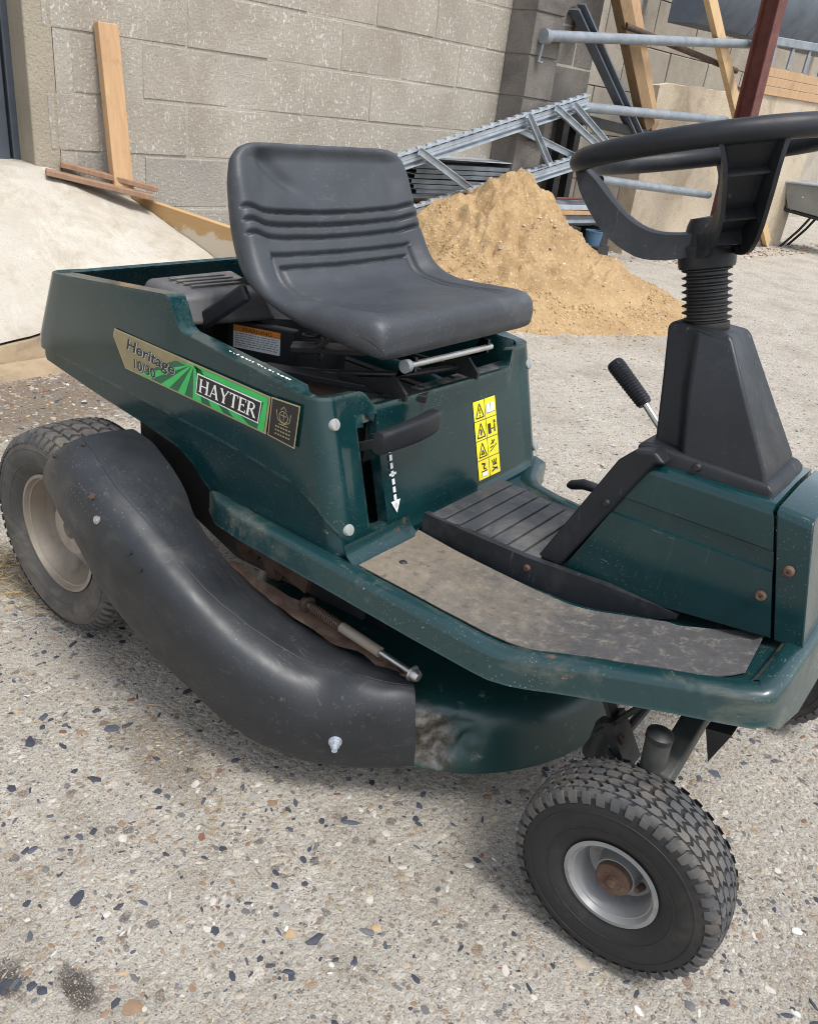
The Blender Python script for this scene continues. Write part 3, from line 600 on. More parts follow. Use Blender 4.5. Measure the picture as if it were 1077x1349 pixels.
# galvanised lattice propped behind the sand
LO = -0.25
tr = thing_empty('lattice_frame', W(2.0, LO, 0.0), 'galvanised steel lattice frame propped slanting behind the sand heap', 'lattice')
def chord(s0, z0, s1, z1, h):
    d = (W(s1, LO, z1)-W(s0, LO, z0)).normalized(); u = d.cross(WN); u = u if u.z > 0 else -u
    for k, (dz, w_, hh) in enumerate(((0.5, 0.04, 0.008), (0.16, 0.014, 0.022), (-0.12, 0.010, 0.016), (-0.5, 0.04, 0.008))):
        p = MB(); p.beam(W(s0, LO, z0)+u*dz*h, W(s1, LO, z1)+u*dz*h, w_, hh, u); part('rail', p, ZINC, tr)
    p = MB(); p.beam(W(s0, LO+.012, z0), W(s1, LO+.012, z1), 0.004, h*0.92, u); part('web_plate', p, PIPE, tr)
    n_ = int((s1-s0)/0.07); p = MB()
    for i in range(n_):
        t = (i+.5)/n_; c = W(lerp(s0, s1, t), LO, lerp(z0, z1, t))+u*0.5*h
        p.beam(c-u*.012, c+u*.014, 0.016, 0.03, d)
    part('rail_teeth', p, ZINC, tr)['kind'] = 'stuff'
chord(0.55, 0.475, 2.92, 1.105, 0.075); chord(1.0, 0.31, 3.45, 0.855, 0.075)
for k, (a_, b_, c_, d_, of) in enumerate(((1.41, .74, 1.85, .56, -.03), (2.29, .98, 2.58, .72, -.03), (2.55, 1.04, 3.08, .85, -.03), (2.73, 1.07, 3.19, .87, -.03), (2.2, .92, 2.95, .77, .05))):
    p = MB(); A, B = W(a_, LO+of, a_*0+b_), W(c_, LO+of, d_); d = (B-A).normalized(); u = d.cross(WN).normalized()
    p.beam(A, B, 0.005, 0.036, u); p.beam(A-WN*.012+u*.018, B-WN*.012+u*.018, .024, .004, u); p.beam(A-WN*.012-u*.018, B-WN*.012-u*.018, .024, .004, u)
    part('brace', p, ZINC, tr)

# stack of sheets and profiles between sand and wall, carried on a trestle
p = MB()
for s_ in (1.75, 2.4): p.beam(W(s_, -.10, 0), W(s_, -.10, .47), .1, .1, WD); p.beam(W(s_, -.02, 0), W(s_, -.02, .47), .1, .1, WD)
p.beam(W(1.6, -.09, .475), W(2.6, -.09, .475), .22, .03); solo('timber_trestle', p, WBROWN, 'brown timber trestle carrying the stacked grey sheets behind the sand', 'trestle')
names_ = ['lowest', 'second from the bottom', 'third from the bottom', 'middle', 'fourth from the top', 'third from the top', 'second from the top']
for k in range(7):
    p = MB(); z = 0.505+k*0.027; d0 = random.uniform(-.03, .03); tilt = random.uniform(-.008, .008)
    a_, b_ = W(1.5+d0, -.09, z), W(2.62+d0, -.09, z+tilt)
    p.beam(a_, b_, 0.20-0.004*k, 0.003); p.beam(a_+WN*(-.095)-Vector((0,0,.010)), b_+WN*(-.095)-Vector((0,0,.010)), .003, .021); p.beam(a_+WN*.09-Vector((0,0,.010)), b_+WN*.09-Vector((0,0,.010)), .003, .021)
    solo('steel_profile', p, PROFILE, 'grey channel profile in the stack behind the sand, %s' % names_[k], 'profile', 'profiles stacked behind the sand')
p = MB(); a_, b_ = W(1.62, -.10, .702), W(2.62, -.09, .700); p.beam(a_, b_, .2, .006); solo('steel_sheet', p, ZINC, 'pale flat sheet on top of the profile stack behind the sand', 'sheet')

# scaffold tubes, post and leaning lengths
def tubething(a_, b_, r_, mat, label, cat='scaffold tube', group='scaffold tubes across the wall', name='scaffold_tube'):
    p = MB(); A, B = Vector(a_), Vector(b_); d = (B-A).normalized()
    x = d.orthogonal().normalized(); n_ = 16; y = d.cross(x); vs = []
    for c_, rr in ((A, r_), (B, r_), (B, r_*.84), (A, r_*.84)): vs += [c_+(x*math.cos(2*math.pi*k/n_)+y*math.sin(2*math.pi*k/n_))*rr for k in range(n_)]
    p.add(vs, [(i*n_+k, i*n_+(k+1) % n_, ((i+1) % 4)*n_+(k+1) % n_, ((i+1) % 4)*n_+k) for i in range(4) for k in range(n_)])
    return solo(name, p, mat, label, cat, group)
tubething(W(2.38, -.235, 1.405), W(5.0, -.20, 1.675), .031, PIPE, 'highest grey scaffold tube, reaching from the pier to the red post')
tubething(W(2.80, -.20, 1.065), W(4.95, -.20, 1.125), .031, PIPE, 'middle grey scaffold tube starting at the lattice end')
tubething(W(3.3, -.22, 0.635), W(5.0, -.20, 0.555), .030, PIPE, 'lowest grey scaffold tube, seen through the steering wheel')
p = MB(); A, B = W(2.385, -.24, 1.43), W(2.385, -.22, 1.27); p.tube([A, B, B+WD*.03], .009, 8); p.lathe([(.034, 0), (.040, 0), (.040, .05), (.034, .05)], W(2.37, -.236, 1.404), WD, 16)
solo('tube_hook', p, PIPE, 'small steel hook bracket hanging at the pier end of the highest tube', 'bracket')
p = MB(); A, B = W(5.10, -.33, 0.0), W(4.92, -.33, 2.45)
dz = (B-A).normalized()
for o_, w_, h_ in ((-.065, .13, .012), (.065, .13, .012)): p.beam(A+WN*o_, B+WN*o_, w_, h_, WN)
p.beam(A, B, .012, .12, WN); solo('steel_post', p, REDOX, 'rust red steel post standing behind the steering wheel', 'post')
p = MB(); p.beam((-1.30, 8.70, 0.03), (-1.345, 5.32, 1.96), 0.10, 0.045, (1, 0, 0)); solo('leaning_batten', p, WPALE, 'long pale timber batten leaning across behind the red post', 'batten', bev=.003)
p = MB(); p.beam(W(3.90, -.13, 1.0), W(2.85, -.12, 2.15), .11, .075, WN); solo('leaning_timber', p, WBROWN, 'left of two thick brown timbers leaning against the highest tube', 'timber', 'thick leaning timbers', bev=.005)
p = MB(); p.beam(W(4.02, -.10, 1.0), W(3.10, -.06, 2.15), .10, .075, WN); solo('leaning_timber', p, WBOARD, 'right of two thick timbers leaning against the highest tube', 'timber', 'thick leaning timbers', bev=.005)
p = MB(); p.beam(W(2.92, -.07, 1.01), W(4.22, -.10, .935), .16, .055); p.beam(W(2.95, -.07, 0), W(2.95, -.07, 1.0), .06, .06, WD); p.beam(W(3.10, -.07, 0), W(3.10, -.07, 1.0), .06, .06, WD)
solo('steel_trestle', p, BLACKM, 'dark steel trestle under the thick leaning timbers', 'trestle')
p = MB(); A, B = W(2.71, -.17, 1.585), W(3.72, -.15, .93); p.beam(A, B, .012, .075, WN); d = (B-A).normalized(); u = d.cross(WN).normalized(); p.beam(A-WN*.03+u*.036, B-WN*.03+u*.036, .06, .01, u)
solo('angle_iron', p, SLATE, 'dark blue-grey length of angle iron leaning beside the pier', 'angle iron')
tubething(W(3.30, -.16, 1.575), W(5.2, -.05, 1.50), .022, RUSTD, 'thin rusty bar slanting below the highest scaffold tube', 'bar', None, 'rusty_bar')
p = MB(); p.lathe([(.0, .05), (.04, .045), (.075, .02), (.085, 0), (.07, 0), (.02, -.01), (.02, -.09), (0, -.09)], W(2.95, -.03, 1.585), (0, 0, 1), 20)
solo('wall_bracket', p, RUSTD, 'small rusty domed bracket on the wall beside the angle iron', 'bracket')
# dark steel trough along the top right
gt = thing_empty('steel_trough', W(8.0, .9, 1.9), 'dark slate-grey steel trough crossing the top right corner', 'trough')
for s0, s1, z0, z1 in ((5.95, 7.0, 1.96, 1.995), (7.012, 11.5, 1.995, 2.13)):
    p = MB(); A, B = W(s0, .9, z0), W(s1, .9, z1)
    p.add([q+WN*o_+Vector((0, 0, h_)) for q in (A, B) for o_, h_ in ((-.05, -.05), (-.22, .22), (-.22, .6), (.25, .6), (.25, -.05))],
          [(0,1,2,3,4)[::-1], (5,6,7,8,9)]+[(i, (i+1) % 5, (i+1) % 5+5, i+5) for i in range(5)]); part('section', p, SLATE, gt, bev=.006)
for s_ in (6.4, 11.0):
    p = MB(); p.beam(W(s_+.2, 1.1, 2.3), W(s_+.2, 1.9, 2.3), .09, .09); part('support', p, SLATE, gt)
# grey rail rack and boards over the low wall
bx = thing_empty('timber_box', W(7.0, .25, 1.36), 'rough wooden boards on top of the low wall at the right edge', 'boards')
for k in range(3):
    p = MB(); p.beam(W(6.0, .19, 1.435+.075*k), W(9.0, .19, 1.50+.075*k), .022, .070); part('board', p, WBOARD, bx, bev=.003)
p = MB(); p.beam(W(6.02, .27, 1.42), W(9.0, .27, 1.5), .1, .03); part('base_board', p, WBROWN, bx)
rk = thing_empty('rail_rack', W(7.0, .24, 1.6), 'grey steel railing with upright bars at the right edge', 'railing')
p = MB(); p.beam(W(6.02, .19, 1.82), W(9, .19, 2.0), .05, .07); part('top_rail', p, PIPE, rk, bev=.008)
for k, s_ in enumerate((6.3, 6.68, 7.06, 7.44, 7.82, 8.2)):
    p = MB(); p.beam(W(s_, .19, 1.64+(s_-6.3)*.02), W(s_, .19, 1.81+(s_-6.0)*.06), .055, .02, WN); part('bar', p, PIPE, rk, bev=.005)
p = MB(); p.beam(W(6.12, .19, 1.63), W(6.12, .19, 1.8), .10, .03, WN); part('wooden_upright', p, WPALE, rk)

# wheelbarrow parked at the right edge
wb = thing_empty('wheelbarrow', (-0.9, 9.0, 0), 'grey wheelbarrow with a paper label on its side at the right edge', 'wheelbarrow')
p = MB(); p.add([(-1.35, 8.8, .66), (-.35, 8.8, .70), (-.35, 9.4, .70), (-1.35, 9.4, .66), (-1.26, 8.92, .40), (-.55, 8.92, .33), (-.55, 9.28, .33), (-1.26, 9.28, .40)],
      [(0,1,5,4), (1,2,6,5), (2,3,7,6), (3,0,4,7), (4,5,6,7)])
o = part('tray', p, BARROW, wb, bev=.01); m = o.modifiers.new('solid', 'SOLIDIFY'); m.thickness = .012
p = MB(); p.tube([(-1.37, 8.78, .665), (-.33, 8.78, .705), (-.33, 9.42, .705), (-1.37, 9.42, .665), (-1.37, 8.78, .665)], .016, 8); part('rim', p, ZINC, wb)
for y_ in (8.95, 9.25):
    p = MB(); p.tube([(-1.62, y_, .72), (-1.35, y_, .44), (-1.28, y_, .38), (-.5, y_, .30), (-.2, y_, .22)], .017, 8); part('handle', p, BLACKM, wb)
    p = MB(); p.tube([(-1.33, y_, .42), (-1.36, y_, .2), (-1.37, y_, 0.0)], .016, 8); part('leg', p, BLACKM, wb)
    p = MB(); p.tube([(-1.0, y_, .35), (-1.08, y_, .2), (-1.22, y_, 0.0)], .014, 8); part('brace', p, BLACKM, wb)
p = MB(); p.lathe([(.12, -.04), (.19, -.045), (.2, 0), (.19, .045), (.12, .04)], (-.12, 9.1, .2), (0, 1, 0), 32, closed=True); p.lathe([(.02, -.05), (.125, -.03), (.125, .03), (.02, .05)], (-.12, 9.1, .2), (0, 1, 0), 24); part('wheel', p, RUBBER, wb)
p = MB(); p.add([(-1.13, 8.851, .53), (-1.0, 8.851, .535), (-1.0, 8.821, .615), (-1.13, 8.821, .61)], [(0, 1, 2, 3)]); part('paper_label', p, DWHITE, wb)

# scrap lying beyond the sand, in front of the rear wall
sg = 'scrap lengths beyond the sand'
for k, (s0, s1, o_, z, w_, h_, mat, lab) in enumerate((
    (2.45, 3.10, -.30, .497, .07, .022, PROFILE, 'topmost grey steel length in the scrap pile right of the sand'),
    (2.42, 3.16, -.29, .468, .10, .030, ZINC, 'bright steel length just under the topmost one in the scrap pile'),
    (2.40, 3.27, -.29, .436, .11, .028, WTAN, 'orange-brown plank in the scrap pile right of the sand'),
    (2.44, 3.20, -.28, .404, .11, .026, PROFILE, 'grey steel length just below the plank in the scrap pile'),
    (2.42, 3.22, -.28, .376, .12, .024, ZINC, 'lowest steel length in the scrap pile right of the sand'))):
    p = MB(); A_, B_ = W(s0, o_, z), W(s1, o_+random.uniform(-.03, .03), z+random.uniform(-.003, .003))
    if mat is WTAN: p.beam(A_, B_, w_, h_)
    else:
        p.beam(A_+Vector((0, 0, h_/2)), B_+Vector((0, 0, h_/2)), w_, .004)
        for q in (-1, 1): p.beam(A_+WN*q*w_/2, B_+WN*q*w_/2, .004, h_)
    solo('scrap_length', p, mat, lab, 'scrap', sg, bev=.001)
p = MB()
p.box(tuple(W(2.93, -.50, .125)-Vector((.09, .09, .125))), tuple(W(2.93, -.50, .125)+Vector((.09, .09, .13))))
for k in range(3): p.beam(W(2.45+.36*k, -.44, .18), W(2.45+.36*k, -.12, .18), .09, .35)
p.beam(W(2.40, -.28, .357), W(3.26, -.28, .357), .14, .012); solo('scrap_pallet', p, BLACKM, 'dark pallet carrying the scrap pile right of the sand', 'pallet')
p = MB(); pts_ = [W(2.66, -.33, .522), W(2.85, -.36, .525), W(3.02, -.35, .535), W(3.10, -.34, .555), W(3.17, -.36, .52), W(3.24, -.38, .455)]; p.tube([catmull(pts_, k/30*5) for k in range(31)], .008, 6); solo('red_hose', p, REDOX, 'thin reddish hose lying over the scrap pile', 'hose')
p = MB(); n_ = 14
p.grid(lambda i, j: Vector((-2.62+.46*(i/(n_-1)), 6.85+.30*(i/(n_-1))+.10*j, 0.02+.30*(i/(n_-1))**1.6-.05*math.sin(i*.45)+.10*(j-1)**2*(i/(n_-1))+.04)), n_, 3)
o = solo('plastic_offcut', p, WHITEP, 'curled white plastic offcut lying beyond the sand heap', 'offcut'); m = o.modifiers.new('solid', 'SOLIDIFY'); m.thickness = .008
p = MB(); p.lathe([(.0, 0), (.05, 0), (.058, .085), (.061, .085), (.061, .092), (.054, .092), (.047, .008), (0, .008)], W(2.93, -.50, .255), (0, 0, 1), 24); solo('blue_tub', p, BLUEP, 'small blue plastic tub at the foot of the scrap pile', 'tub')
p = MB(); rnd = random.Random(4)
for q in range(26):
    x, y = rnd.uniform(-3.1, -1.7), rnd.uniform(6.9, 7.6); s_ = rnd.uniform(.04, .13); an = rnd.uniform(0, 3)
    p.beam((x-s_*math.cos(an), y-s_*math.sin(an), rnd.uniform(.02, .06)), (x+s_*math.cos(an), y+s_*math.sin(an), rnd.uniform(.03, .14)), rnd.uniform(.02, .07), rnd.uniform(.01, .05), mi=rnd.randrange(4))
o = bpy.data.objects.new('rubble', p.mesh('rubble', [RUSTD, WBROWN, BLACKM, WTAN])); link(o); tag(o, 'dark rubble and offcuts strewn along the rear wall', 'rubble', kind='stuff')
def base_area(rnd): s_ = rnd.uniform(3.4, 9); q = W(s_, rnd.uniform(-.25, 1.7 if s_ < 4.6 else .15), 0); return q.x, q.y
st5 = scatter('wall_foot_litter', 900, base_area, lambda r_: .015+.05*r_.random()**2, 15, cols=[4, 2, 10, 5, 2, 14, 24, 14, 8, 10], rise=.8); tag(st5, 'brown litter and soil along the foot of the low wall', 'litter', kind='stuff')

# ================================================================== the ride-on mower (x forward, y left, rear axle at x = 0)
mower = thing_empty('ride_on_mower', (0.5, 0, 0), 'dark green ride-on lawn mower with black seat and steering wheel', 'mower')

# ---- wheels
def wheel_meshes(Rt, half, rim_r, nl, lug, rows, tag_, tmat, treadmat, rmat, shoulder):
    """tyre carcass, lugs joined to it, and rim, all around the origin with the axle along y; -y is the outer side"""
    t = MB(); crown = Rt-lug
    prof = []
    pts = [(rim_r-.004, half*.74), (rim_r+.006, half*.80), (rim_r+(Rt-rim_r)*.22, half*.93), (rim_r+(Rt-rim_r)*.45, half*1.0), (rim_r+(Rt-rim_r)*.66, half*.98),
           (crown-(Rt-rim_r)*.14, half*.90), (crown-(Rt-rim_r)*.055, half*.74), (crown-(Rt-rim_r)*.015, half*.42), (crown, 0)]
    for r_, w_ in pts: prof.append((r_, -w_))
    for r_, w_ in reversed(pts[:-1]): prof.append((r_, w_))
    prof.append((rim_r-.005, half*.6)); prof.append((rim_r-.005, -half*.6))
    # smooth the section
    P = [Vector((a_, b_, 0)) for a_, b_ in prof[:-2]]
    fine = [catmull(P, k*(len(P)-1)/48) for k in range(49)]
    t.lathe([(v.x, v.y) for v in fine]+[(rim_r-.005, half*.6), (rim_r-.005, -half*.6)], (0, 0, 0), (0, 1, 0), 96, closed=True)
    # moulded rings on the sidewall
    for f_ in (.30, .62):
        rr = rim_r+(Rt-rim_r)*f_; ww = interp(rr, [(a_, b_) for a_, b_ in pts])
        for sg_ in (-1, 1): t.lathe([(rr-.002, sg_*(ww-.003)), (rr-.001, sg_*(ww+.0012)), (rr+.001, sg_*(ww+.0012)), (rr+.002, sg_*(ww-.003))], (0, 0, 0), (0, 1, 0), 72, caps=False)
    def rad(w_): # radius of the carcass at lateral position w
        return interp(abs(w_), [(b_, a_) for a_, b_ in reversed(pts[4:])])
    def P3(th, w_, h_):
        r_ = rad(w_)+h_; return Vector((r_*math.cos(th), w_, r_*math.sin(th)))
    rnd = random.Random(nl)
    for ri, (w0, w1, sk, dens) in enumerate(rows):
        n_ = int(nl*dens)
        for k in range(n_):
            th = 2*math.pi*(k+(0.5 if ri % 2 else 0))/n_; dth = 2*math.pi/n_; g_ = .40
            wm = (w0+w1)/2
            for sg_ in ((1,) if w0*w1 < 0 or w0 == -w1 else (1, -1)):
                o6 = [(-g_, w0, 0), (g_, w0, 0), (g_+sk, wm, 0), (g_, w1, 0), (-g_, w1, 0), (-g_+sk, wm, 0)]
                lo_ = [P3(th+a_*dth, sg_*b_, -.003) for a_, b_, _ in o6]
                cx = 0; up_ = [P3(th+(a_*.86)*dth, sg_*(wm+(b_-wm)*.9), lug*(1.0 if abs(b_) < half*.8 else .75)) for a_, b_, _ in o6]
                t.add(lo_+up_, [(6,7,8,11), (8,9,10,11)]+[(i, (i+1) % 6, (i+1) % 6+6, i+6) for i in range(6)], 1)
    # shoulder ribs running down the sidewall
    for k in range(int(nl*shoulder)):
        th = 2*math.pi*k/int(nl*shoulder); dth = 2*math.pi/int(nl*shoulder)
        for sg_ in (-1, 1):
            vs = []
            for (rr, ww, e) in ((crown-(Rt-rim_r)*.04, half*.80, .0028), (crown-(Rt-rim_r)*.14, half*.93, .0024), (crown-(Rt-rim_r)*.205, half*.960, .001)):
                for a_ in (-.28, .28):
                    vs.append(Vector(((rr+e)*math.cos(th+a_*dth), sg_*(ww+e*.8), (rr+e)*math.sin(th+a_*dth))))
            t.add(vs+[Vector((v.x*.985, v.y*.93, v.z*.985)) for v in vs], [(0,1,3,2), (2,3,5,4), (0,2,8,6), (2,4,10,8), (1,7,9,3), (3,9,11,5)], 1)
    tm = t.mesh('tyre_'+tag_, [tmat, treadmat], 40, weld=False)
    r = MB(); hw = half*.78; d = half*.55
    r.lathe([(rim_r-.008, hw*.9), (rim_r+.001, hw), (rim_r+.003, hw+.003), (rim_r-.003, hw+.004), (rim_r-.012, hw*.6), (rim_r-.015, 0), (rim_r-.012, -hw*.6), (rim_r-.003, -hw-.004), (rim_r+.003, -hw-.003), (rim_r+.001, -hw), (rim_r-.008, -hw*.9)], (0,0,0), (0,1,0), 72, caps=False)
    # dished disc, proud bell around the hub
    r.lathe([(rim_r-.013, -hw*.42), (rim_r*.84, -hw*.10), (rim_r*.74, hw*.02), (rim_r*.56, hw*.02), (rim_r*.49, -hw*.04), (rim_r*.445, -hw*.22), (rim_r*.43, -hw*.62), (.018, -hw*.64), (.018, hw*.1), (rim_r*.5, hw*.25), (rim_r*.80, hw*.22), (rim_r-.013, hw*.0)], (0,0,0), (0,1,0), 60, closed=True)
    rm = r.mesh('rim_'+tag_, [rmat], 40, weld=False)
    return tm, rm
FW = wheel_meshes(.140, .0465, .060, 42, .0040, [(-.0065, .0065, .12, 1.0), (.0080, .0195, .32, 1.0), (.0210, .0315, -.30, 1.0), (.0330, .0410, .20, 1.0)], 'front', RUBBER, TREAD, RIM, 1.0)
RW = wheel_meshes(.200, .080, .112, 40, .006, [(-.014, .014, .3, 1.0), (.017, .040, .35, 1.0), (.043, .064, .3, 1.0)], 'rear', RUBBERG, TREAD, RIMD, 1.6)
def put(name, me, parent, loc, rot=(0, 0, 0)):
    o = bpy.data.objects.new(name, me); link(o, parent); o.location = loc; o.rotation_euler = rot; return o
hubm = MB(); hubm.lathe([(0, -.0335), (.007, -.0335), (.0075, -.0310), (.0125, -.0310), (.0135, -.0325), (.0205, -.0325), (.0232, -.0305), (.0238, -.0270), (.0238, -.022), (.018, -.018), (.018, .02)], (0, 0, 0), (0, 1, 0), 28)
hubm.lathe([(.0062, -.0375), (.0062, -.032)], (0, 0, 0), (0, 1, 0), 6)
hubme = hubm.mesh('hub_cap', RUST, 30)
hubr = MB(); hubr.lathe([(0, -.02), (.03, -.02), (.034, -.01), (.034, .03)], (0, 0, 0), (0, 1, 0), 24); hubr = hubr.mesh('hub', RUSTD)
valm = MB(); valm.tube([(.030, -.018, .018), (.026, -.034, .021)], [.005, .0035], 8); valm = valm.mesh('valve', RUSTD)
for sgn in (-1, 1):
    rotz = 0 if sgn < 0 else math.pi
    w_ = put('front_wheel', FW[1], mower, Vector((1.108, -.290 if sgn < 0 else .380, .1375))-mower.location, (0, R(20), rotz+R(-2)*sgn)); put('tyre', FW[0], w_, (0, 0, 0)); put('hub_cap', hubme, w_, (0, 0, 0)); put('valve', valm, w_, (0, 0, 0))
    w_ = put('rear_wheel', RW[1], mower, Vector((0, sgn*.350, .1965))-mower.location, (0, 0, rotz)); put('tyre', RW[0], w_, (0, 0, 0)); put('hub', hubr, w_, (0, 0, 0))

# ---- engine cover: one moulded shell, sides and front panel, open above
def xfront(z): return .597-.29*(z-.354)
def xrear(z): return -.229+max(0, z-.50)*.47
SIDE_TOP = [(-.25, .632), (-.16, .640), (.185, .671), (.198, .669), (.212, .655), (.232, .625), (.245, .6195), (.47, .606), (.56, .598)]
SIDE_BOT = [(-.25, .462), (-.20, .457), (-.03, .437), (.10, .426), (.205, .413), (.245, .395), (.275, .365), (.30, .350), (.34, .345), (.60, .350)]
FRONT_TOP = [(-.30, .598), (-.212, .597), (-.200, .592), (-.186, .574), (-.178, .571), (.196, .566), (.204, .570), (.216, .594), (.226, .598), (.30, .598)]
HWB = .30
loop = []   # (kind, u) with plan point computed per z
def frange(a, b, n): return [a+(b-a)*i/n for i in range(n)]
xs_ = sorted(set(frange(-.20, .18, 10)+frange(.18, .25, 14)+frange(.25, .55, 16)))
loop += [('R', x) for x in xs_]
loop += [('C1', t) for t in frange(0, 1, 9)]
ys_ = sorted(set(frange(-.262, -.226, 3)+[-.226, -.179]+frange(-.226, -.17, 12)+frange(-.17, .19, 16)+frange(.19, .23, 10)+frange(.23, .262, 4)))
loop += [('F', y) for y in ys_]
loop += [('C2', t) for t in frange(0, 1, 9)]
loop += [('L', x) for x in reversed(xs_)]
loop += [('C3', t) for t in frange(0, 1, 6)]
loop += [('B', y) for y in frange(.27, -.27, 10)]
loop += [('C4', t) for t in frange(0, 1, 6)]
RC = .036
def plan(kind, u, z):
    xf, xr = xfront(z), xrear(z)
    if kind == 'R': return Vector((xr+.03+(u+.20)/.75*(xf-RC-xr-.03), -HWB, z)), Vector((0, -1, 0))
    if kind == 'L': return Vector((xr+.03+(u+.20)/.75*(xf-RC-xr-.03), HWB, z)), Vector((0, 1, 0))
    if kind == 'F': return Vector((xf, u/.262*(HWB-RC), z)), Vector((1, 0, 0))
    if kind == 'B': return Vector((xr, u/.27*(HWB-.03), z)), Vector((-1, 0, 0))
    if kind == 'C1': a_ = -math.pi/2+u*math.pi/2; c = (xf-RC, -HWB+RC, RC)
    if kind == 'C2': a_ = u*math.pi/2; c = (xf-RC, HWB-RC, RC)
    if kind == 'C3': a_ = math.pi/2+u*math.pi/2; c = (xr+.03, HWB-.03, .03)
    if kind == 'C4': a_ = math.pi+u*math.pi/2; c = (xr+.03, -HWB+.03, .03)
    n_ = Vector((math.cos(a_), math.sin(a_), 0)); return Vector((c[0], c[1], z))+n_*c[2], n_
def tops(kind, u):
    if kind in 'RL': return interp(u, SIDE_TOP)
    if kind == 'F': return interp(u, FRONT_TOP)
    if kind in ('C1', 'C2'): return .598
    return .632 if kind == 'B' else .634
def bots(kind, u):
    if kind in 'RL': return interp(u, SIDE_BOT)
    if kind in ('F', 'C1', 'C2'): return .351
    return .464
def crease(kind, u):
    if kind in 'RL': return interp(u, [(-.25, .479), (.06, .472), (.33, .467), (.50, .452), (.56, .43)])
    if kind == 'C1': return lerp(.43, .37, u)
    if kind == 'C2': return lerp(.37, .43, u)
    if kind == 'F': return .37
    return .479
TZ = [0, .12, .3, .5, .7, .85, .93, .97, 1.0]
UZ = [0, .04, .08, .16, .26, .36, .46, .56, .66, .76, .86, .93, .97, 1.0]
sh = MB(); nlv = len(TZ)+len(UZ)
def shell_pt(k, j):
    kind, u = loop[k]; zb, zt, zc = bots(kind, u), tops(kind, u), crease(kind, u); zc = max(zc, zb+.006)
    if j < len(TZ): z = lerp(zb, zc-.0025, TZ[j]); low = 1
    else: z = lerp(zc+.0025, zt, UZ[j-len(TZ)]); low = 0
    p, n_ = plan(kind, u, z)
    side = 1.0 if kind in ('R', 'L', 'B', 'C3', 'C4') else (1-u if kind == 'C1' else (u if kind == 'C2' else 0))
    off = -.0065*low*side
    if kind == 'F':
        e = sstep(-.262, -.250, u)*sstep(.262, .250, u)*sstep(.366, .374, z)*sstep(zt-.012, zt-.022, z)
        off -= .005*e
        off += .004*math.sin(math.pi*(u+.26)/.52)
    elif kind in 'RL': off += .004*math.sin(math.pi*min(1, max(0, (u+.2)/.75)))*math.sin(math.pi*(z-zb)/(zt-zb))
    return p+n_*off
vs_ = [shell_pt(k, j) for k in range(len(loop)) for j in range(nlv)]
fs_ = []
for k in range(len(loop)):
    k2 = (k+1) % len(loop)
    for j in range(nlv-1):
        q = (k*nlv+j, k2*nlv+j, k2*nlv+j+1, k*nlv+j+1); c = sum((vs_[i] for i in q), Vector())/4
        if loop[k][0] == 'F' and -.226 < loop[k][1] < -.1795 and .395 < c.z < .552: continue
        fs_.append(q)
sh.add(vs_, fs_)
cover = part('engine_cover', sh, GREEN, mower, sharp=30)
vg = cover.vertex_groups.new(name='thick')
for k in range(len(loop)):
    kd = loop[k][0]; w_ = .25 if kd in ('B', 'C3', 'C4') else (1.0 if kd in 'RL' else .6)
    vg.add([k*nlv+j for j in range(nlv)], w_, 'REPLACE')
m = cover.modifiers.new('solid', 'SOLIDIFY'); m.thickness = .034; m.offset = -1; m.vertex_group = 'thick'; m.thickness_vertex_group = 0.0
bevel(cover, .006, 3, 50)
for e in cover.data.edges: pass

def onpanel(y, z, out=0.0):
    n_ = Vector((1, 0, .29)).normalized(); return Vector((xfront(z), y, z))+n_*(out-.001)
# screw caps
for y, z in ((-.272, .560), (-.272, .405), (.275, .560), (.283, .402)):
    p = MB(); n_ = Vector((1, 0, .29)); p.lathe([(0, .0035), (.005, .0033), (.0082, .0024), (.0092, .0008), (.0092, -.006)], onpanel(y, z, .001), n_, 20)
    p.beam(onpanel(y, z-.007, .0044), onpanel(y, z+.007, .0044), .0014, .0012, (0, 1, 0), 1); part('screw_cap', p, [CAPM, DGREY], mower)
# slot guide behind the opening, lever and its printed scale
p = MB(); p.box((.46, -.235, .37), (.508, -.165, .57)); part('lever_slot', p, BLACKM, mower)
lv = MB(); out = []
ln = 26
def hpt(i, j):
    t = i/(ln-1); y = lerp(-.232, -.068, t); z = lerp(.538, .541, t)+.002*math.sin(t*3.1); w_ = interp(t, [(0, .017), (.5, .0185), (.85, .0185), (.95, .014), (1, .005)]); h_ = interp(t, [(0, .010), (.9, .012), (1, .005)])
    a_ = 2*math.pi*j/20; c, s_ = math.cos(a_), math.sin(a_); e = .45
    q = Vector((math.copysign(abs(c)**e, c)*h_, 0, math.copysign(abs(s_)**e, s_)*w_))
    return Vector((.588-.02*t+.015*math.sin(t*2.5), y, z))+q
vsl = [hpt(i, j) for i in range(ln) for j in range(20)]
lv.add(vsl, [(i*20+j, i*20+(j+1) % 20, (i+1)*20+(j+1) % 20, (i+1)*20+j) for i in range(ln-1) for j in range(20)]+[tuple(range(20)), tuple(range((ln-1)*20, ln*20))])
lev = part('height_lever', lv, PLAST, mower, sharp=50)
p = MB(); p.beam((.50, -.205, .49), (.585, -.205, .536), .012, .03, (0, 1, 0)); part('lever_arm', p, BLACKM, lev)
p = MB()
for k in range(9):
    z = .515-.0125*k; p.add([onpanel(-.162, z, .0008), onpanel(-.1555, z, .0008), onpanel(-.1555, z-.009, .0008), onpanel(-.162, z-.009, .0008)], [(0,1,2,3)])
p.add([onpanel(-.170, .418, .0008), onpanel(-.147, .418, .0008), onpanel(-.1585, .398, .0008)], [(0,1,2)])
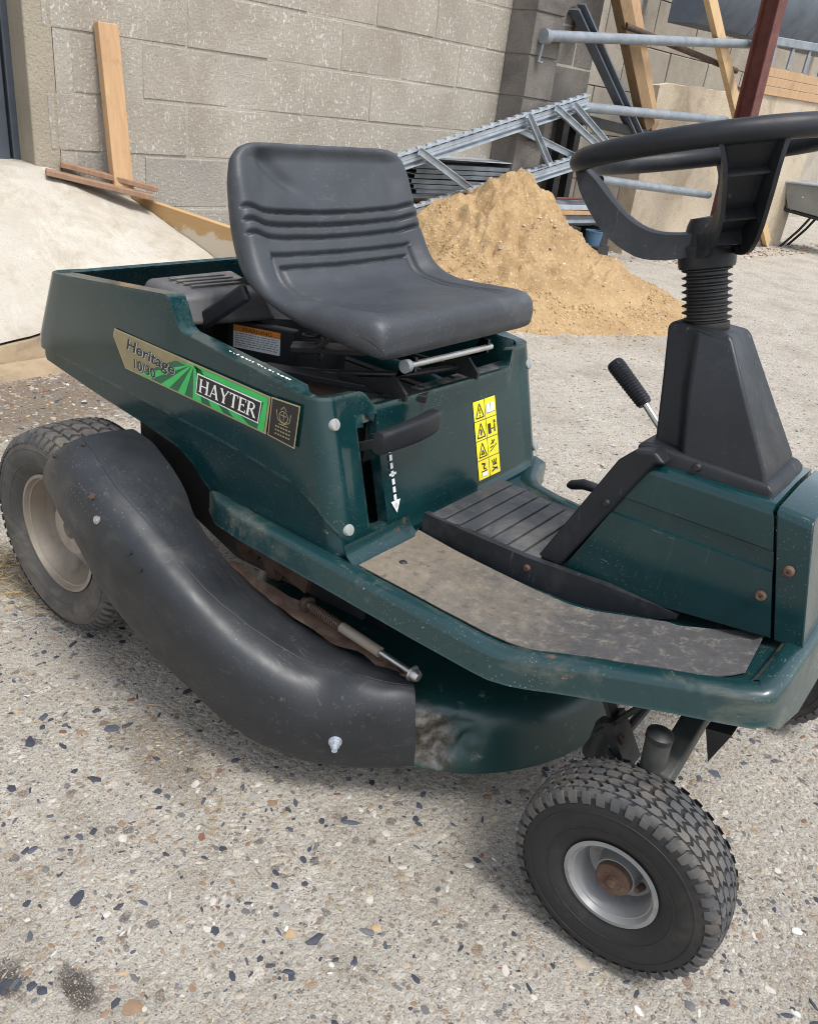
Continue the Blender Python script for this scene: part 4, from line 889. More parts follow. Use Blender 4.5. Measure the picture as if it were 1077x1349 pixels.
p.add([onpanel(-.167, .462, .0008), onpanel(-.150, .462, .0008), onpanel(-.150, .458, .0008), onpanel(-.167, .458, .0008)], [(0,1,2,3)])
p.add([onpanel(-.168, .530, .0008), onpanel(-.150, .530, .0008), onpanel(-.150, .516, .0008), onpanel(-.168, .516, .0008)], [(0,1,2,3)])
part('scale_print', p, DWHITE, mower, smooth=False)
# yellow safety decal, eight pictogram cells
p = MB(); Y0, Y1, Z0, Z1 = .078, .150, .386, .525
p.add([onpanel(Y0, Z0, .0007), onpanel(Y1, Z0, .0007), onpanel(Y1, Z1, .0007), onpanel(Y0, Z1, .0007)], [(0,1,2,3)])
dec = part('safety_decal', p, YELLOW, mower, smooth=False)
def pict(y0, y1, z0, z1, kind):
    p = MB(); w_, h_ = y1-y0, z1-z0
    def Q(pts, mi=0): p.add([onpanel(y0+a_*w_, z0+b_*h_, .0013+.0003*mi) for a_, b_ in pts], [tuple(range(len(pts)))], mi)
    def line(a_, b_, t=.05):
        (x0, q0), (x1, q1) = a_, b_; d = Vector((x1-x0, q1-q0)); l = d.length; n_ = Vector((-d.y, d.x))/l*t/2; Q([(x0+n_.x, q0+n_.y), (x1+n_.x, q1+n_.y), (x1-n_.x, q1-n_.y), (x0-n_.x, q0-n_.y)])
    if kind[0] == 'T':
        a_, b_, c = (.12, .10), (.88, .10), (.5, .90); line(a_, b_, .07); line(b_, c, .07); line(c, a_, .07)
        if kind == 'T1': line((.5, .62), (.5, .32), .09); line((.5, .24), (.5, .17), .09)
        if kind == 'T2': line((.42, .58), (.58, .40), .10); line((.58, .40), (.42, .36), .10); line((.45, .36), (.52, .2), .10)
        if kind == 'T3': line((.32, .25), (.68, .25), .08); line((.38, .25), (.5, .48), .08); line((.5, .48), (.62, .28), .08)
    if kind == 'book': Q([(.10, .25), (.48, .20), (.48, .72), (.30, .80), (.12, .70)], 1); Q([(.52, .20), (.92, .25), (.92, .70), (.72, .80), (.52, .72)], 1); line((.5, .18), (.5, .74), .05); line((.1, .22), (.9, .22), .05)
    if kind == 'man': Q([(.12, .12), (.42, .12), (.42, .72), (.12, .72)]); line((.46, .38), (.66, .38), .07); line((.78, .15), (.78, .62), .12); Q([(.70, .66), (.88, .66), (.88, .84), (.70, .84)])
    if kind == 'slope': line((.15, .2), (.85, .55), .06); line((.3, .62), (.7, .82), .09); line((.42, .86), (.55, .62), .08); line((.2, .42), (.5, .5), .07)
    if kind == 'foot': line((.3, .85), (.62, .80), .10); line((.62, .80), (.45, .55), .12); line((.45, .55), (.70, .48), .09); Q([(.22, .10), (.80, .10), (.76, .34), (.26, .34)], 1); line((.22, .38), (.8, .38), .06)
    if kind == 'hand': line((.25, .82), (.42, .55), .07); line((.45, .85), (.55, .55), .08); line((.7, .85), (.62, .55), .10); line((.35, .52), (.75, .52), .08); line((.2, .15), (.75, .32), .09); line((.3, .4), (.8, .18), .07)
    part('pictogram', p, [DBLACK, DWHITE], dec, smooth=False)
ym, hz = (Y0+Y1)/2, (Z1-Z0)/4
for r_, (a_, b_) in enumerate((('T1', 'book'), ('T2', 'man'), ('T3', 'slope'), ('foot', 'hand'))):
    zt = Z1-hz*r_; pict(Y0+.002, ym-.001, zt-hz+.002, zt-.002, a_); pict(ym+.001, Y1-.002, zt-hz+.002, zt-.002, b_)
p = MB()
for r_ in (1, 2, 3): p.add([onpanel(a_, Z1-hz*r_+b_, .0011) for a_, b_ in ((Y0, -.0006), (Y1, -.0006), (Y1, .0006), (Y0, .0006))], [(0,1,2,3)])
p.add([onpanel(ym+a_, b_, .0011) for a_, b_ in ((-.0006, Z0), (.0006, Z0), (.0006, Z1), (-.0006, Z1))], [(0,1,2,3)])
part('cell_lines', p, DBLACK, dec, smooth=False)

# ---- maker's decal along the right side
YD = -HWB-.0052
def SD(x, z, lift=0): return Vector((x, YD-.0004*lift, z))
def sheet(pts, lift, mat, name, parent):
    p = MB(); p.add([SD(x, z, lift) for x, z in pts], [tuple(range(len(pts)))]); return part(name, p, mat, parent, smooth=False)
DEC = [(.053, .580), (.434, .5755), (.4265, .5195), (.079, .5225), (.049, .569)]
sd_ = sheet([(.050, .5835), (.4375, .5785), (.4300, .5165), (.077, .5195), (.0455, .569)], 0, DGOLD2, 'maker_decal', mower)
sheet([(.0535, .5805), (.245, .5785), (.20, .5210), (.0795, .5225), (.0495, .569)], 1, DGOLD, 'gold_field', sd_)
sheet([(.215, .572), (.268, .5775), (.4335, .5755), (.4262, .5195), (.118, .5222)], 2, DDARKG, 'green_field', sd_)
# rays of lighter green fanning out of a point above the lettering
fx, fz = .262, .577
edge = [(.118, .5222), (.150, .5220), (.178, .5218), (.200, .5215), (.222, .5213), (.240, .5211), (.260, .5210), (.283, .5207), (.306, .5205), (.335, .5203), (.36, .52), (.395, .5197)]
for k in range(0, len(edge)-1, 2): sheet([(fx-.016+.0035*k*.8, fz-.004), edge[k], edge[k+1], (fx-.0115+.0035*k*.8, fz-.004)], 3, DGREEN, 'ray', sd_)
sheet([(.262, .5775), (.4335, .5755), (.4262, .5195), (.412, .5198), (.424, .566), (.272, .5685)], 3, DGREEN, 'green_band', sd_)
sheet([(.222, .5725), (.264, .5772), (.290, .5735), (.244, .5725)], 3, DGREEN, 'ray', sd_)
HB = [(.2745, .5655), (.4185, .5640), (.4125, .5310), (.2700, .5340)]
sheet([(.2725, .5675), (.4205, .5660), (.4140, .5290), (.2680, .5320)], 4, DWHITE, 'plate_edge', sd_)
sheet(HB, 5, DBLACK, 'name_plate', sd_)
def letters_mesh(text, place, gap, lift, mat, name, parent):
    """serif capitals drawn as strokes: H A Y T E R"""
    st = {'H': (.78, [((.12, 0), (.12, 1), .15), ((.66, 0), (.66, 1), .15), ((.12, .5), (.66, .5), .08), ((0, .03), (.26, .03), .06), ((.52, .03), (.78, .03), .06), ((0, .97), (.26, .97), .06), ((.52, .97), (.78, .97), .06)]),
          'A': (.78, [((.10, 0), (.39, 1), .07), ((.68, 0), (.39, 1), .15), ((.2, .33), (.58, .33), .07), ((0, .03), (.2, .03), .06), ((.55, .03), (.8, .03), .06)]),
          'Y': (.74, [((.10, 1), (.37, .45), .15), ((.66, 1), (.37, .45), .07), ((.37, 0), (.37, .47), .15), ((0, .97), (.24, .97), .06), ((.55, .97), (.76, .97), .06), ((.24, .03), (.5, .03), .06)]),
          'T': (.66, [((.33, 0), (.33, 1), .15), ((0, .96), (.66, .96), .08), ((.03, .80), (.03, .98), .06), ((.63, .80), (.63, .98), .06), ((.2, .03), (.46, .03), .06)]),
          'E': (.58, [((.12, 0), (.12, 1), .15), ((0, .96), (.55, .96), .08), ((0, .04), (.57, .04), .08), ((.12, .52), (.42, .52), .08), ((.53, .78), (.53, .98), .06), ((.55, .02), (.55, .22), .06), ((.42, .42), (.42, .62), .05)]),
          'R': (.72, [((.12, 0), (.12, 1), .15), ((.12, .96), (.38, .96), .08), ((.38, .96), (.52, .86), .10), ((.52, .86), (.52, .64), .13), ((.52, .64), (.38, .5), .10), ((.12, .5), (.4, .5), .08), ((.34, .5), (.66, .02), .15), ((0, .03), (.26, .03), .06), ((0, .97), (.2, .97), .06), ((.56, .03), (.74, .03), .06)])}
    tot = sum(st[c][0] for c in text)+gap*(len(text)-1); x = 0
    for c in text:
        w_, ss = st[c]; p = MB()
        for n_, ((x0, y0), (x1, y1), t) in enumerate(ss):
            d = Vector((x1-x0, y1-y0)); nn = Vector((-d.y, d.x)).normalized()*t/2
            q = [(x0+nn.x, y0+nn.y), (x1+nn.x, y1+nn.y), (x1-nn.x, y1-nn.y), (x0-nn.x, y0-nn.y)]
            p.add([place((x+a_)/tot, b_, lift+n_*.08) for a_, b_ in q], [(0,1,2,3)])
        part('letter', p, mat, parent, smooth=False); x += w_+gap
def hb_place(u, v, lift):
    a_ = (lerp(HB[3][0], HB[2][0], .04+.92*u), lerp(HB[3][1], HB[2][1], .04+.92*u)); b_ = (lerp(HB[0][0], HB[1][0], .04+.92*u), lerp(HB[0][1], HB[1][1], .04+.92*u)); v = .14+.72*v
    return SD(lerp(a_[0], b_[0], v), lerp(a_[1], b_[1], v), lift)
letters_mesh('HAYTER', hb_place, .06, 6, DWHITE, 'letter', sd_)
def text_flat(body, place, mat, name, parent, shear=0.0, offset=0.0):
    cu_ = bpy.data.curves.new('t', 'FONT'); cu_.body = body; cu_.size = 1.0; cu_.shear = shear; cu_.offset = offset; cu_.resolution_u = 3
    ob = bpy.data.objects.new('t', cu_); col.objects.link(ob); dg_ = bpy.context.evaluated_depsgraph_get()
    me = bpy.data.meshes.new_from_object(ob.evaluated_get(dg_)); bpy.data.objects.remove(ob); bpy.data.curves.remove(cu_)
    xs = [v.co.x for v in me.vertices]; w_ = max(xs)-min(xs); x0 = min(xs)
    p = MB(); p.add([place((v.co.x-x0)/w_, v.co.y) for v in me.vertices], [tuple(q.vertices) for q in me.polygons]); bpy.data.meshes.remove(me)
    return part(name, p, mat, parent, smooth=False)
for dx, mt_, lf, of in ((.0009, DPALE, 4, .035), (0, DBLACK, 5, .015)):
    text_flat('Heritage', lambda u, v, dx=dx, lf=lf: SD(.086+.128*u+.004*v+dx, lerp(.5575, .5470, u)+.0275*v-dx*.4, lf), mt_, 'lettering', sd_, 0.1, of)
    text_flat('10/30', lambda u, v, dx=dx, lf=lf: SD(.106+.058*u+dx, lerp(.5290, .5265, u)+.0235*v-dx*.4, lf), mt_, 'lettering', sd_, 0.0, of)
# crest plate
cp = sheet([(.4395, .5795), (.4985, .5830), (.4915, .5140), (.4340, .5170)], 0, DGOLD2, 'crest_decal', mower)
sheet([(.4415, .5773), (.4960, .5805), (.4895, .5163), (.4362, .5190)], 1, DBLACK, 'crest_field', cp)
p = MB()
def cline(x0, z0, x1, z1, t):
    d = Vector((x1-x0, z1-z0)); n_ = Vector((-d.y, d.x)).normalized()*t/2; p.add([SD(x0+n_.x, z0+n_.y, 2), SD(x1+n_.x, z1+n_.y, 2), SD(x1-n_.x, z1-n_.y, 2), SD(x0-n_.x, z0-n_.y, 2)], [(0,1,2,3)])
cx_, cz_ = .4665, .556
for a_ in range(10):
    t0, t1 = 2*math.pi*a_/10, 2*math.pi*(a_+1)/10; cline(cx_+.009*math.cos(t0), cz_+.009*math.sin(t0), cx_+.009*math.cos(t1), cz_+.009*math.sin(t1), .0012)
for a_, b_, c_, d_ in ((-.006, .010, 0, .016), (0, .016, .006, .010), (-.006, .002, .006, .002), (0, -.006, 0, .007), (-.015, .008, -.012, -.006), (.015, .008, .012, -.006), (-.012, -.006, 0, -.011), (.012, -.006, 0, -.011), (-.010, -.013, .010, -.0125)): cline(cx_+a_, cz_+b_, cx_+c_, cz_+d_, .0012)
for k, z in enumerate((.538, .532, .526)): 
    for q in range(6): cline(.450+q*.0055, z, .4535+q*.0055, z, .0022)
part('crest_print', p, DGOLD2, cp, smooth=False)
# small scratches of bare print along the top rail of the cover
p = MB(); rnd = random.Random(3)
for k in range(16):
    x = .33+k*.0085+rnd.uniform(-.002, .002); z = interp(x, [(.25, .6185), (.50, .6045)])+.0028; L_ = rnd.uniform(.003, .007); w_ = rnd.uniform(.002, .005)
    p.add([(x, -.294+rnd.uniform(0, .004), z), (x+L_, -.294, z-.0004), (x+L_, -.294+w_, z-.0002), (x, -.294+w_, z+.0002)], [(0,1,2,3)])
part('faded_print', p, DWHITE, mower, smooth=False)

# ---- foot pan
PR = [(.285, .292), (.330, .316), (.40, .322), (.45, .322), (.60, .322), (.75, .322), (.855, .321), (.880, .319), (.905, .312), (.93, .305), (.96, .297), (1.0, .286), (1.05, .2725), (1.10, .259), (1.155, .2435), (1.184, .233), (1.1955, .218), (1.1995, .18), (1.202, .09), (1.203, 0)]
PL = [(.285, .292), (.330, .316), (.40, .322), (.45, .322), (.575, .322), (.602, .310), (.618, .262), (.632, .225), (.655, .203), (.70, .192), (.78, .187), (.90, .184), (1.0, .182), (1.06, .181), (1.12, .179), (1.165, .174), (1.185, .160), (1.196, .13), (1.202, .07)]
def pan_z(x): return .369+.22*max(0, x-.89)*sstep(.84, .98, x)
ring = [(x, -y) for x, y in PR]+[(x, y) for x, y in reversed(PL)]
def inset(k, d):
    a_, b_, c_ = (Vector(ring[max(k-1, 0)]), Vector(ring[k]), Vector(ring[min(k+1, len(ring)-1)]))
    t = (c_-a_).normalized(); return b_+Vector((-t.y, t.x))*d
LV = [(-.0018, lambda x: -.044-.004*sstep(1.12, 1.19, x)), (.0, lambda x: -.040-.004*sstep(1.12, 1.19, x)), (.0, lambda x: -.010), (.003, lambda x: -.003), (.010, lambda x: 0), (.026, lambda x: 0), (.031, lambda x: -.003), (.036, lambda x: -.009)]
pn = MB(); nr_ = len(ring)
vs_ = []
for d_, zf in LV:
    for k in range(nr_):
        q = inset(k, d_); fa = sstep(.222, .14, abs(ring[k][1]))*(ring[k][0] > 1.19)*(d_ <= .0 and zf(1.2) < -.02); vs_.append(Vector((q.x+.010*fa, q.y, -.048*fa+pan_z(ring[k][0])+zf(ring[k][0])+.0015*nz(ring[k][0]*9, ring[k][1]*9, d_*30))))
fs_ = [(l*nr_+k, l*nr_+k+1, (l+1)*nr_+k+1, (l+1)*nr_+k) for l in range(len(LV)-1) for k in range(nr_-1)]
pn.add(vs_, fs_)
def pan_edge(x, pts): return interp(x, pts[:-4])-.030
pn.grid(lambda i, j: Vector((.31+i*(1.1685-.31)/59, lerp(-pan_edge(.31+i*(1.1685-.31)/59, PR), pan_edge(.31+i*(1.1685-.31)/59, PL), j/9), pan_z(.31+i*(1.1685-.31)/59)-.0088)), 60, 10)
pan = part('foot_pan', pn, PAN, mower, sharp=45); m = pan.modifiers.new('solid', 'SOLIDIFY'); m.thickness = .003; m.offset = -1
# raised pressing where the pan meets the seat panel, both sides of the tunnel, and the sweep of the far rim
def floorz(x): return pan_z(x)-.009
for sg in (-1,):
    p = MB(); n_ = 16
    def swp(i, j):
        t = i/(n_-1); y = sg*lerp(.292, .135, t); a_ = j/7*math.pi/2; r_ = .034
        return Vector((.592+r_*(1-math.cos(a_))*1.25+(.010 if j == 7 else 0), y, floorz(.6)+.001+r_*(1-math.sin(a_))*.85))
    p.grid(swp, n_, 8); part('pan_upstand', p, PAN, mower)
for x, y in ((.722, .140), (.655, -.225)):
    p = MB(); p.lathe([(0, .005), (.004, .005), (.0065, .003), (.0075, 0), (.0075, -.003)], (x, y, floorz(x)+.001), (0, 0, 1), 14); part('rivet', p, RUST if y > 0 else BLACKM, mower)
# rubber mat
for sg in (-1,):
    IN = [(.612, .132), (.70, .14), (.80, .142), (.88, .140), (.95, .132), (1.02, .120), (1.08, .100), (1.125, .078), (1.142, .072)]
    OU = [(.610, .283), (.70, .282), (.79, .282), (.862, .280), (.93, .266), (1.0, .247), (1.06, .230), (1.12, .213), (1.150, .186)]
    p = MB(); m_ = 13; nI = 40
    def mfn(i, j):
        t = i/(nI-1)*(len(IN)-1); a_ = catmull([(x, y, 0) for x, y in IN], t); b_ = catmull([(x, y, 0) for x, y in OU], t); q = a_.lerp(b_, j/(m_-1))
        f_ = sstep(.93, 1.0, i/(nI-1)); lift = .010*f_*sstep(.45, 0, j/(m_-1))+.002*sstep(.9, 1, i/(nI-1))+.0012*nz(q.x*14, q.y*14)+.006*sstep(.10, 0, j/(m_-1))*(1 if i < 26 else .3)
        return Vector((q.x, sg*q.y, floorz(q.x)+.0022+max(0, lift)))
    p.grid(mfn, nI, m_); o = part('floor_mat', p, MATM, mower); m = o.modifiers.new('solid', 'SOLIDIFY'); m.thickness = .0016; m.offset = 1
# ---- tunnel with ribbed step
p = MB(); p.prism([(.598, .358), (.618, .392), (.825, .395), (.85, .358)], 'y', -.118, .105); part('tunnel', p, BLACKM, mower, bev=.004)
for k in range(7):
    x0 = .6235+k*.0287; p = MB(); zz = .3935+.0004*k
    p.add([(x0, -.124, zz), (x0+.0262, -.124, zz), (x0+.0262, .092-.004*k, zz), (x0, .092-.0035*k, zz), (x0+.001, -.123, zz+.008), (x0+.0252, -.123, zz+.008), (x0+.0252, .091-.004*k, zz+.008), (x0+.001, .091-.0035*k, zz+.008)], [(3,2,1,0),(4,5,6,7),(0,1,5,4),(1,2,6,5),(2,3,7,6),(3,0,4,7)])
    part('tread_slat', p, TREADP, mower, bev=.0015)
p = MB(); sk = [(.615, -.128, .352, .4005), (.70, -.129, .352, .4025), (.80, -.128, .352, .4045), (.845, -.124, .353, .406), (.92, -.114, .360, .408), (1.0, -.105, .384, .408), (1.035, -.101, .399, .4065)]
p.grid(lambda i, j: Vector((sk[i][0], sk[i][1]+[0, 0, .012, .012][j], [sk[i][2], sk[i][3], sk[i][3], sk[i][2]][j])), len(sk), 4); p.add([(x, y+d_, z) for x, y, zb, zt in (sk[0],) for d_, z in ((0, zb), (0, zt), (.012, zt), (.012, zb))], [(0,1,2,3)])
part('tunnel_skirt', p, PLAST, mower)
for x, y, z in ((.812, -.1285, .388),):
    p = MB(); p.lathe([(0, .003), (.004, .003), (.0058, 0), (.0058, -.003)], (x, y, z), (0, -1, 0), 12); part('rivet', p, RUST, mower)

# ---- bonnet and nose
N_ = 18
def hood_cols(x0b, x0t, x1b, x1t, zb0, zb1, zt0, zt1, hwb, hwt, lines, r=.014):
    mb = MB(); cols_ = []
    for i in range(N_):
        u = i/(N_-1); xb, xt = lerp(x0b, x1b, u), lerp(x0t, x1t, u); zb, zt = lerp(zb0, zb1, u), lerp(zt0, zt1, u)
        rows_ = []
        def pt(z, off=0.0):
            v = (z-zb)/(zt-zb); return (lerp(xb, xt, v), lerp(hwb, hwt, v)+off, z)
        if lines:
            l2, l1 = lerp(*lines[1], u), lerp(*lines[0], u)
            rows_ = [pt(zb), pt(lerp(zb, l2, .5), .001), pt(l2-.0006), pt(l2+.0012, -.0035), pt(l1-.0012, -.0035), pt(l1+.0012), pt(zt-r)]
        else: rows_ = [pt(zb), pt(lerp(zb, zt, .3), .001), pt(lerp(zb, zt, .6), .001), pt(zt-r)]
        q = pt(zt-r)
        for a_ in (25, 50, 72, 90): rows_.append((lerp(xb, xt, 1), q[1]-r*(1-math.cos(R(a_))), zt-r+r*math.sin(R(a_))))
        rows_.append((xt, 0, zt+.004)); cols_.append(rows_)
    n_ = len(cols_[0])
    for sg_ in (-1, 1):
        mb.add([(x, sg_*y, z) for c_ in cols_ for x, y, z in c_], [(i*n_+j, (i+1)*n_+j, (i+1)*n_+j+1, i*n_+j+1) for i in range(N_-1) for j in range(n_-1)])
    for c_ in (cols_[0], cols_[-1]): mb.add([(x, -y, z) for x, y, z in c_]+[(x, y, z) for x, y, z in reversed(c_[:-1])], [tuple(range(2*n_-1))])
    return mb
hd = hood_cols(.848, .942, 1.152, 1.102, .380, .432, .596, .600, .101, .094, ((.538, .543), (.511, .517)))
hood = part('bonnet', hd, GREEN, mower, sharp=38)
ns = hood_cols(1.156, 1.106, 1.192, 1.150, .432, .434, .600, .597, .101, .094, None, .012)
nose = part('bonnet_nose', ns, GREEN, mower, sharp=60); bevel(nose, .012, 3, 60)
for x, y, z, mt_ in ((1.144, -.1005, .528, RUST), (1.124, -.1015, .483, RUST)):
    p = MB(); p.lathe([(0, .002), (.002, .002), (.002, .004), (.005, .004), (.0068, .002), (.007, -.004)], (x, y, z), (0, -1, 0), 16); part('bonnet_bolt', p, mt_, mower)
# black trim over the rear edge of the bonnet
tp = MB(); tp.prism([(.812, .398), (.850, .398), (.947, .600), (.962, .606), (.945, .618), (.918, .612), (.898, .590)], 'y', -.104, .104)
trim = part('dash_trim', tp, PLAST, mower, bev=.005, seg=3)
for x, z in ((.886, .535),):
    p = MB(); p.lathe([(0, .004), (.004, .004), (.006, 0), (.006, -.003)], (x+.012, -.104, z-.01), (0, -1, 0), 12); part('trim_screw', p, BLACKM, mower)

# ---- steering column cover: flange, tapering faceted shroud
def loft(rings, cap=True):
    mb = MB(); n_ = len(rings[0]); vs = [v for r_ in rings for v in r_]
    fs = [(i*n_+k, i*n_+(k+1) % n_, (i+1)*n_+(k+1) % n_, (i+1)*n_+k) for i in range(len(rings)-1) for k in range(n_)]
    if cap: fs += [tuple(range(n_))[::-1], tuple(range((len(rings)-1)*n_, len(rings)*n_))]
    mb.add(vs, fs); return mb
def flange(x0, x1, hw, z0, z1): return [(x0, -hw, z0), (x1, -hw*.9, z1), (x1+.004, 0, z1), (x1, hw*.9, z1), (x0, hw, z0)]
p = loft([flange(.914, 1.096, .082, .592, .590), flange(.911, 1.092, .081, .612, .606), flange(.918, 1.084, .0765, .618, .614)])
fl = part('column_base', p, PLAST, mower, bev=.006, seg=3)
def shr(z, xr_, xm, xf_, hr, hm, hf): return [(xr_, -hr, z), (xm-.012, -hr-.004, z), (xm, -hm, z), (xf_, -hf, z), (xf_, hf, z), (xm, hm, z), (xm-.012, hr+.004, z), (xr_, hr, z)]
p = loft([shr(.606, .922, .972, 1.082, .050, .072, .066), shr(.622, .920, .968, 1.075, .047, .069, .063), shr(.70, .906, .950, 1.024, .041, .056, .051), shr(.765, .893, .938, .982, .035, .046, .041), shr(.772, .899, .938, .976, .031, .041, .036)])
shroud = part('column_shroud', p, PLAST, mower, bev=.005, seg=3)
p = MB(); p.lathe([(0, .004), (.004, .004), (.006, 0), (.006, -.003)], (.995, -.0785, .608), (0, -1, 0), 12); part('trim_screw', p, BLACKM, mower)
AX = Vector((-math.sin(R(16)), 0, math.cos(R(16)))); AB = Vector((.934, 0, .764))
prof = [(.0275, 0), (.029, .002), (.029, .010)]
for k in range(8):
    h = .010+k*.0088; prof += [(.0255, h+.0008), (.0255, h+.0028), (.0315, h+.0050), (.0315, h+.0062), (.0255, h+.0082)]
prof += [(.0285, .082), (.0285, .088)]
p = MB(); p.lathe(prof, AB, AX, 40); part('bellows', p, BLACKM, mower, sharp=60)
p = MB(); p.lathe([(.030, .078), (.0345, .080), (.0355, .083), (.0365, .108), (.030, .112)], AB, AX, 48); part('column_collar', p, PLAST, mower)
# ---- steering wheel
WC = Vector((.880, 0, .980)); WAx = Vector((-math.sin(R(15)), 0, math.cos(R(15)))); Wa = Vector((math.cos(R(15)), 0, math.sin(R(15)))); Wb = Vector((0, 1, 0))
def wp(r_, th, h): return WC+(Wa*math.cos(R(th))+Wb*math.sin(R(th)))*r_+WAx*h
p = MB(); n1, n2, rt = 96, 20, .0136
vs = [wp(.1615+rt*math.cos(2*math.pi*j/n2), 360*i/n1, rt*.95*math.sin(2*math.pi*j/n2)+(.0012*math.sin(i*0)) ) for i in range(n1) for j in range(n2)]
p.add(vs, [(i*n2+j, ((i+1) % n1)*n2+j, ((i+1) % n1)*n2+(j+1) % n2, i*n2+(j+1) % n2) for i in range(n1) for j in range(n2)])
swl = part('steering_wheel', p, PLAST, mower)
SP = [(.004, -.098), (.035, -.100), (.070, -.094), (.098, -.077), (.122, -.050), (.142, -.022), (.158, -.004)]
for th in (197, 303, 95):
    p = MB(); n_ = 22
    secs = []
    for i in range(n_):
        q = catmull([(a_, b_, 0) for a_, b_ in SP], i/(n_-1)*(len(SP)-1)); q2 = catmull([(a_, b_, 0) for a_, b_ in SP], min(i+.3, n_-1)/(n_-1)*(len(SP)-1)); q1 = catmull([(a_, b_, 0) for a_, b_ in SP], max(i-.3, 0)/(n_-1)*(len(SP)-1))
        t = (q2-q1).normalized(); nn = Vector((t.y, -t.x))   # away from the driver
        hw_ = interp(i/(n_-1), [(0, .023), (.3, .023), (.6, .023), (.85, .028), (1, .034)]); dp = interp(i/(n_-1), [(0, .024), (.35, .034), (.6, .032), (.85, .022), (1, .008)])
        def at(lat, dep): # lateral (tangential), depth outward below
            rr = q.x+nn.x*dep; hh = q.y+nn.y*dep; e = Vector((-math.sin(R(th)), math.cos(R(th))))
            return WC+(Wa*math.cos(R(th))+Wb*math.sin(R(th)))*rr+WAx*hh+(Wa*e.x+Wb*e.y)*lat
        secs.append([at(-hw_-.003, dp), at(-hw_, 0), at(-hw_*.6, -.003), at(hw_*.6, -.003), at(hw_, 0), at(hw_+.003, dp), at(hw_-.002, dp), at(hw_-.005, .004), at(-hw_+.005, .004), at(-hw_+.002, dp)])
    m_ = 10
    p.add([v for s_ in secs for v in s_], [(i*m_+k, i*m_+(k+1) % m_, (i+1)*m_+(k+1) % m_, (i+1)*m_+k) for i in range(n_-1) for k in range(m_)]+[tuple(range(m_)), tuple(range((n_-1)*m_, n_*m_))])
    for i in (6, 11, 16):
        s_ = secs[i]; d_ = (secs[i+1][1]-secs[i][1]).normalized()*.0015
        s6, s9 = s_[7].lerp(s_[6], .55), s_[8].lerp(s_[9], .55); p.add([s_[8]-d_, s_[7]-d_, s6-d_, s9-d_, s_[8]+d_, s_[7]+d_, s6+d_, s9+d_], [(0,1,2,3), (4,5,6,7), (2,3,7,6)])
    part('spoke', p, PLAST, swl, sharp=40)
p = MB(); p.lathe([(.0, -.080), (.026, -.082), (.030, -.090), (.034, -.108), (.036, -.118), (.030, -.122)], WC, WAx, 40); part('boss', p, PLAST, swl)

# ---- gear lever and pedal knob beside the column
p = MB(); p.tube([(.90, .115, .52), (.876, .113, .575), (.838, .118, .605)], .0055, 12); gl = part('gear_lever', p, CHROME, mower)
d_ = (Vector((.765, .130, .652))-Vector((.838, .118, .605))); L_ = d_.length; prof = [(.0, 0), (.011, .0005)]
for k in range(14): h = .004+k*(L_-.012)/14; prof += [(.0115+.002*k/14, h), (.0128+.002*k/14, h+.0012), (.0128+.002*k/14, h+.0038), (.0115+.002*k/14, h+.005)]
prof += [(.0145, L_-.006), (.012, L_-.001), (0, L_)]
p = MB(); p.lathe(prof, (.838, .118, .605), d_, 20); part('grip', p, PLAST, gl, sharp=50)
p = MB(); p.tube([(.83, .20, .375), (.79, .20, .392), (.755, .20, .402)], .005, 10); pk_ = part('clutch_pedal', p, CHROME, mower)
p = MB(); p.tube([(.776, .20, .398), (.765, .20, .402), (.735, .20, .400), (.712, .20, .390), (.705, .20, .386)], [.006, .009, .010, .009, .004], 12); part('pedal_knob', p, PLAST, pk_)

# ---- seat
FP = [(.560, .664), (.5595, .684), (.552, .700), (.535, .7085), (.50, .7085), (.455, .704), (.41, .700), (.37, .6995), (.340, .7045), (.318, .718), (.302, .738), (.290, .760), (.279, .782), (.268, .806), (.256, .832), (.244, .858), (.234, .880), (.226, .894), (.216, .901)]
BP = [(.556, .654), (.545, .650), (.530, .651), (.51, .653), (.48, .655), (.44, .660), (.40, .665), (.36, .672), (.320, .682), (.290, .692), (.268, .705), (.250, .722), (.236, .745), (.225, .772), (.216, .802), (.209, .835), (.204, .865), (.203, .885), (.208, .897)]
nU, nV = 400, 150
HWs = [(0, .205), (1.0, .214), (2, .220), (3, .224), (5, .229), (8, .232), (10, .230), (13, .224), (15.0, .217), (16.2, .207), (17.2, .190), (17.7, .174), (18, .150)]
FPv = [(a_, b_, 0) for a_, b_ in FP]; BPv = [(a_, b_-.006*sstep(.40, .30, -a_+.7), 0) for a_, b_ in BP]
SEATU = [(catmull(FPv, i/(nU-1)*(len(FP)-1)), catmull(BPv, i/(nU-1)*(len(FP)-1)), i/(nU-1)*(len(FP)-1)) for i in range(nU)]
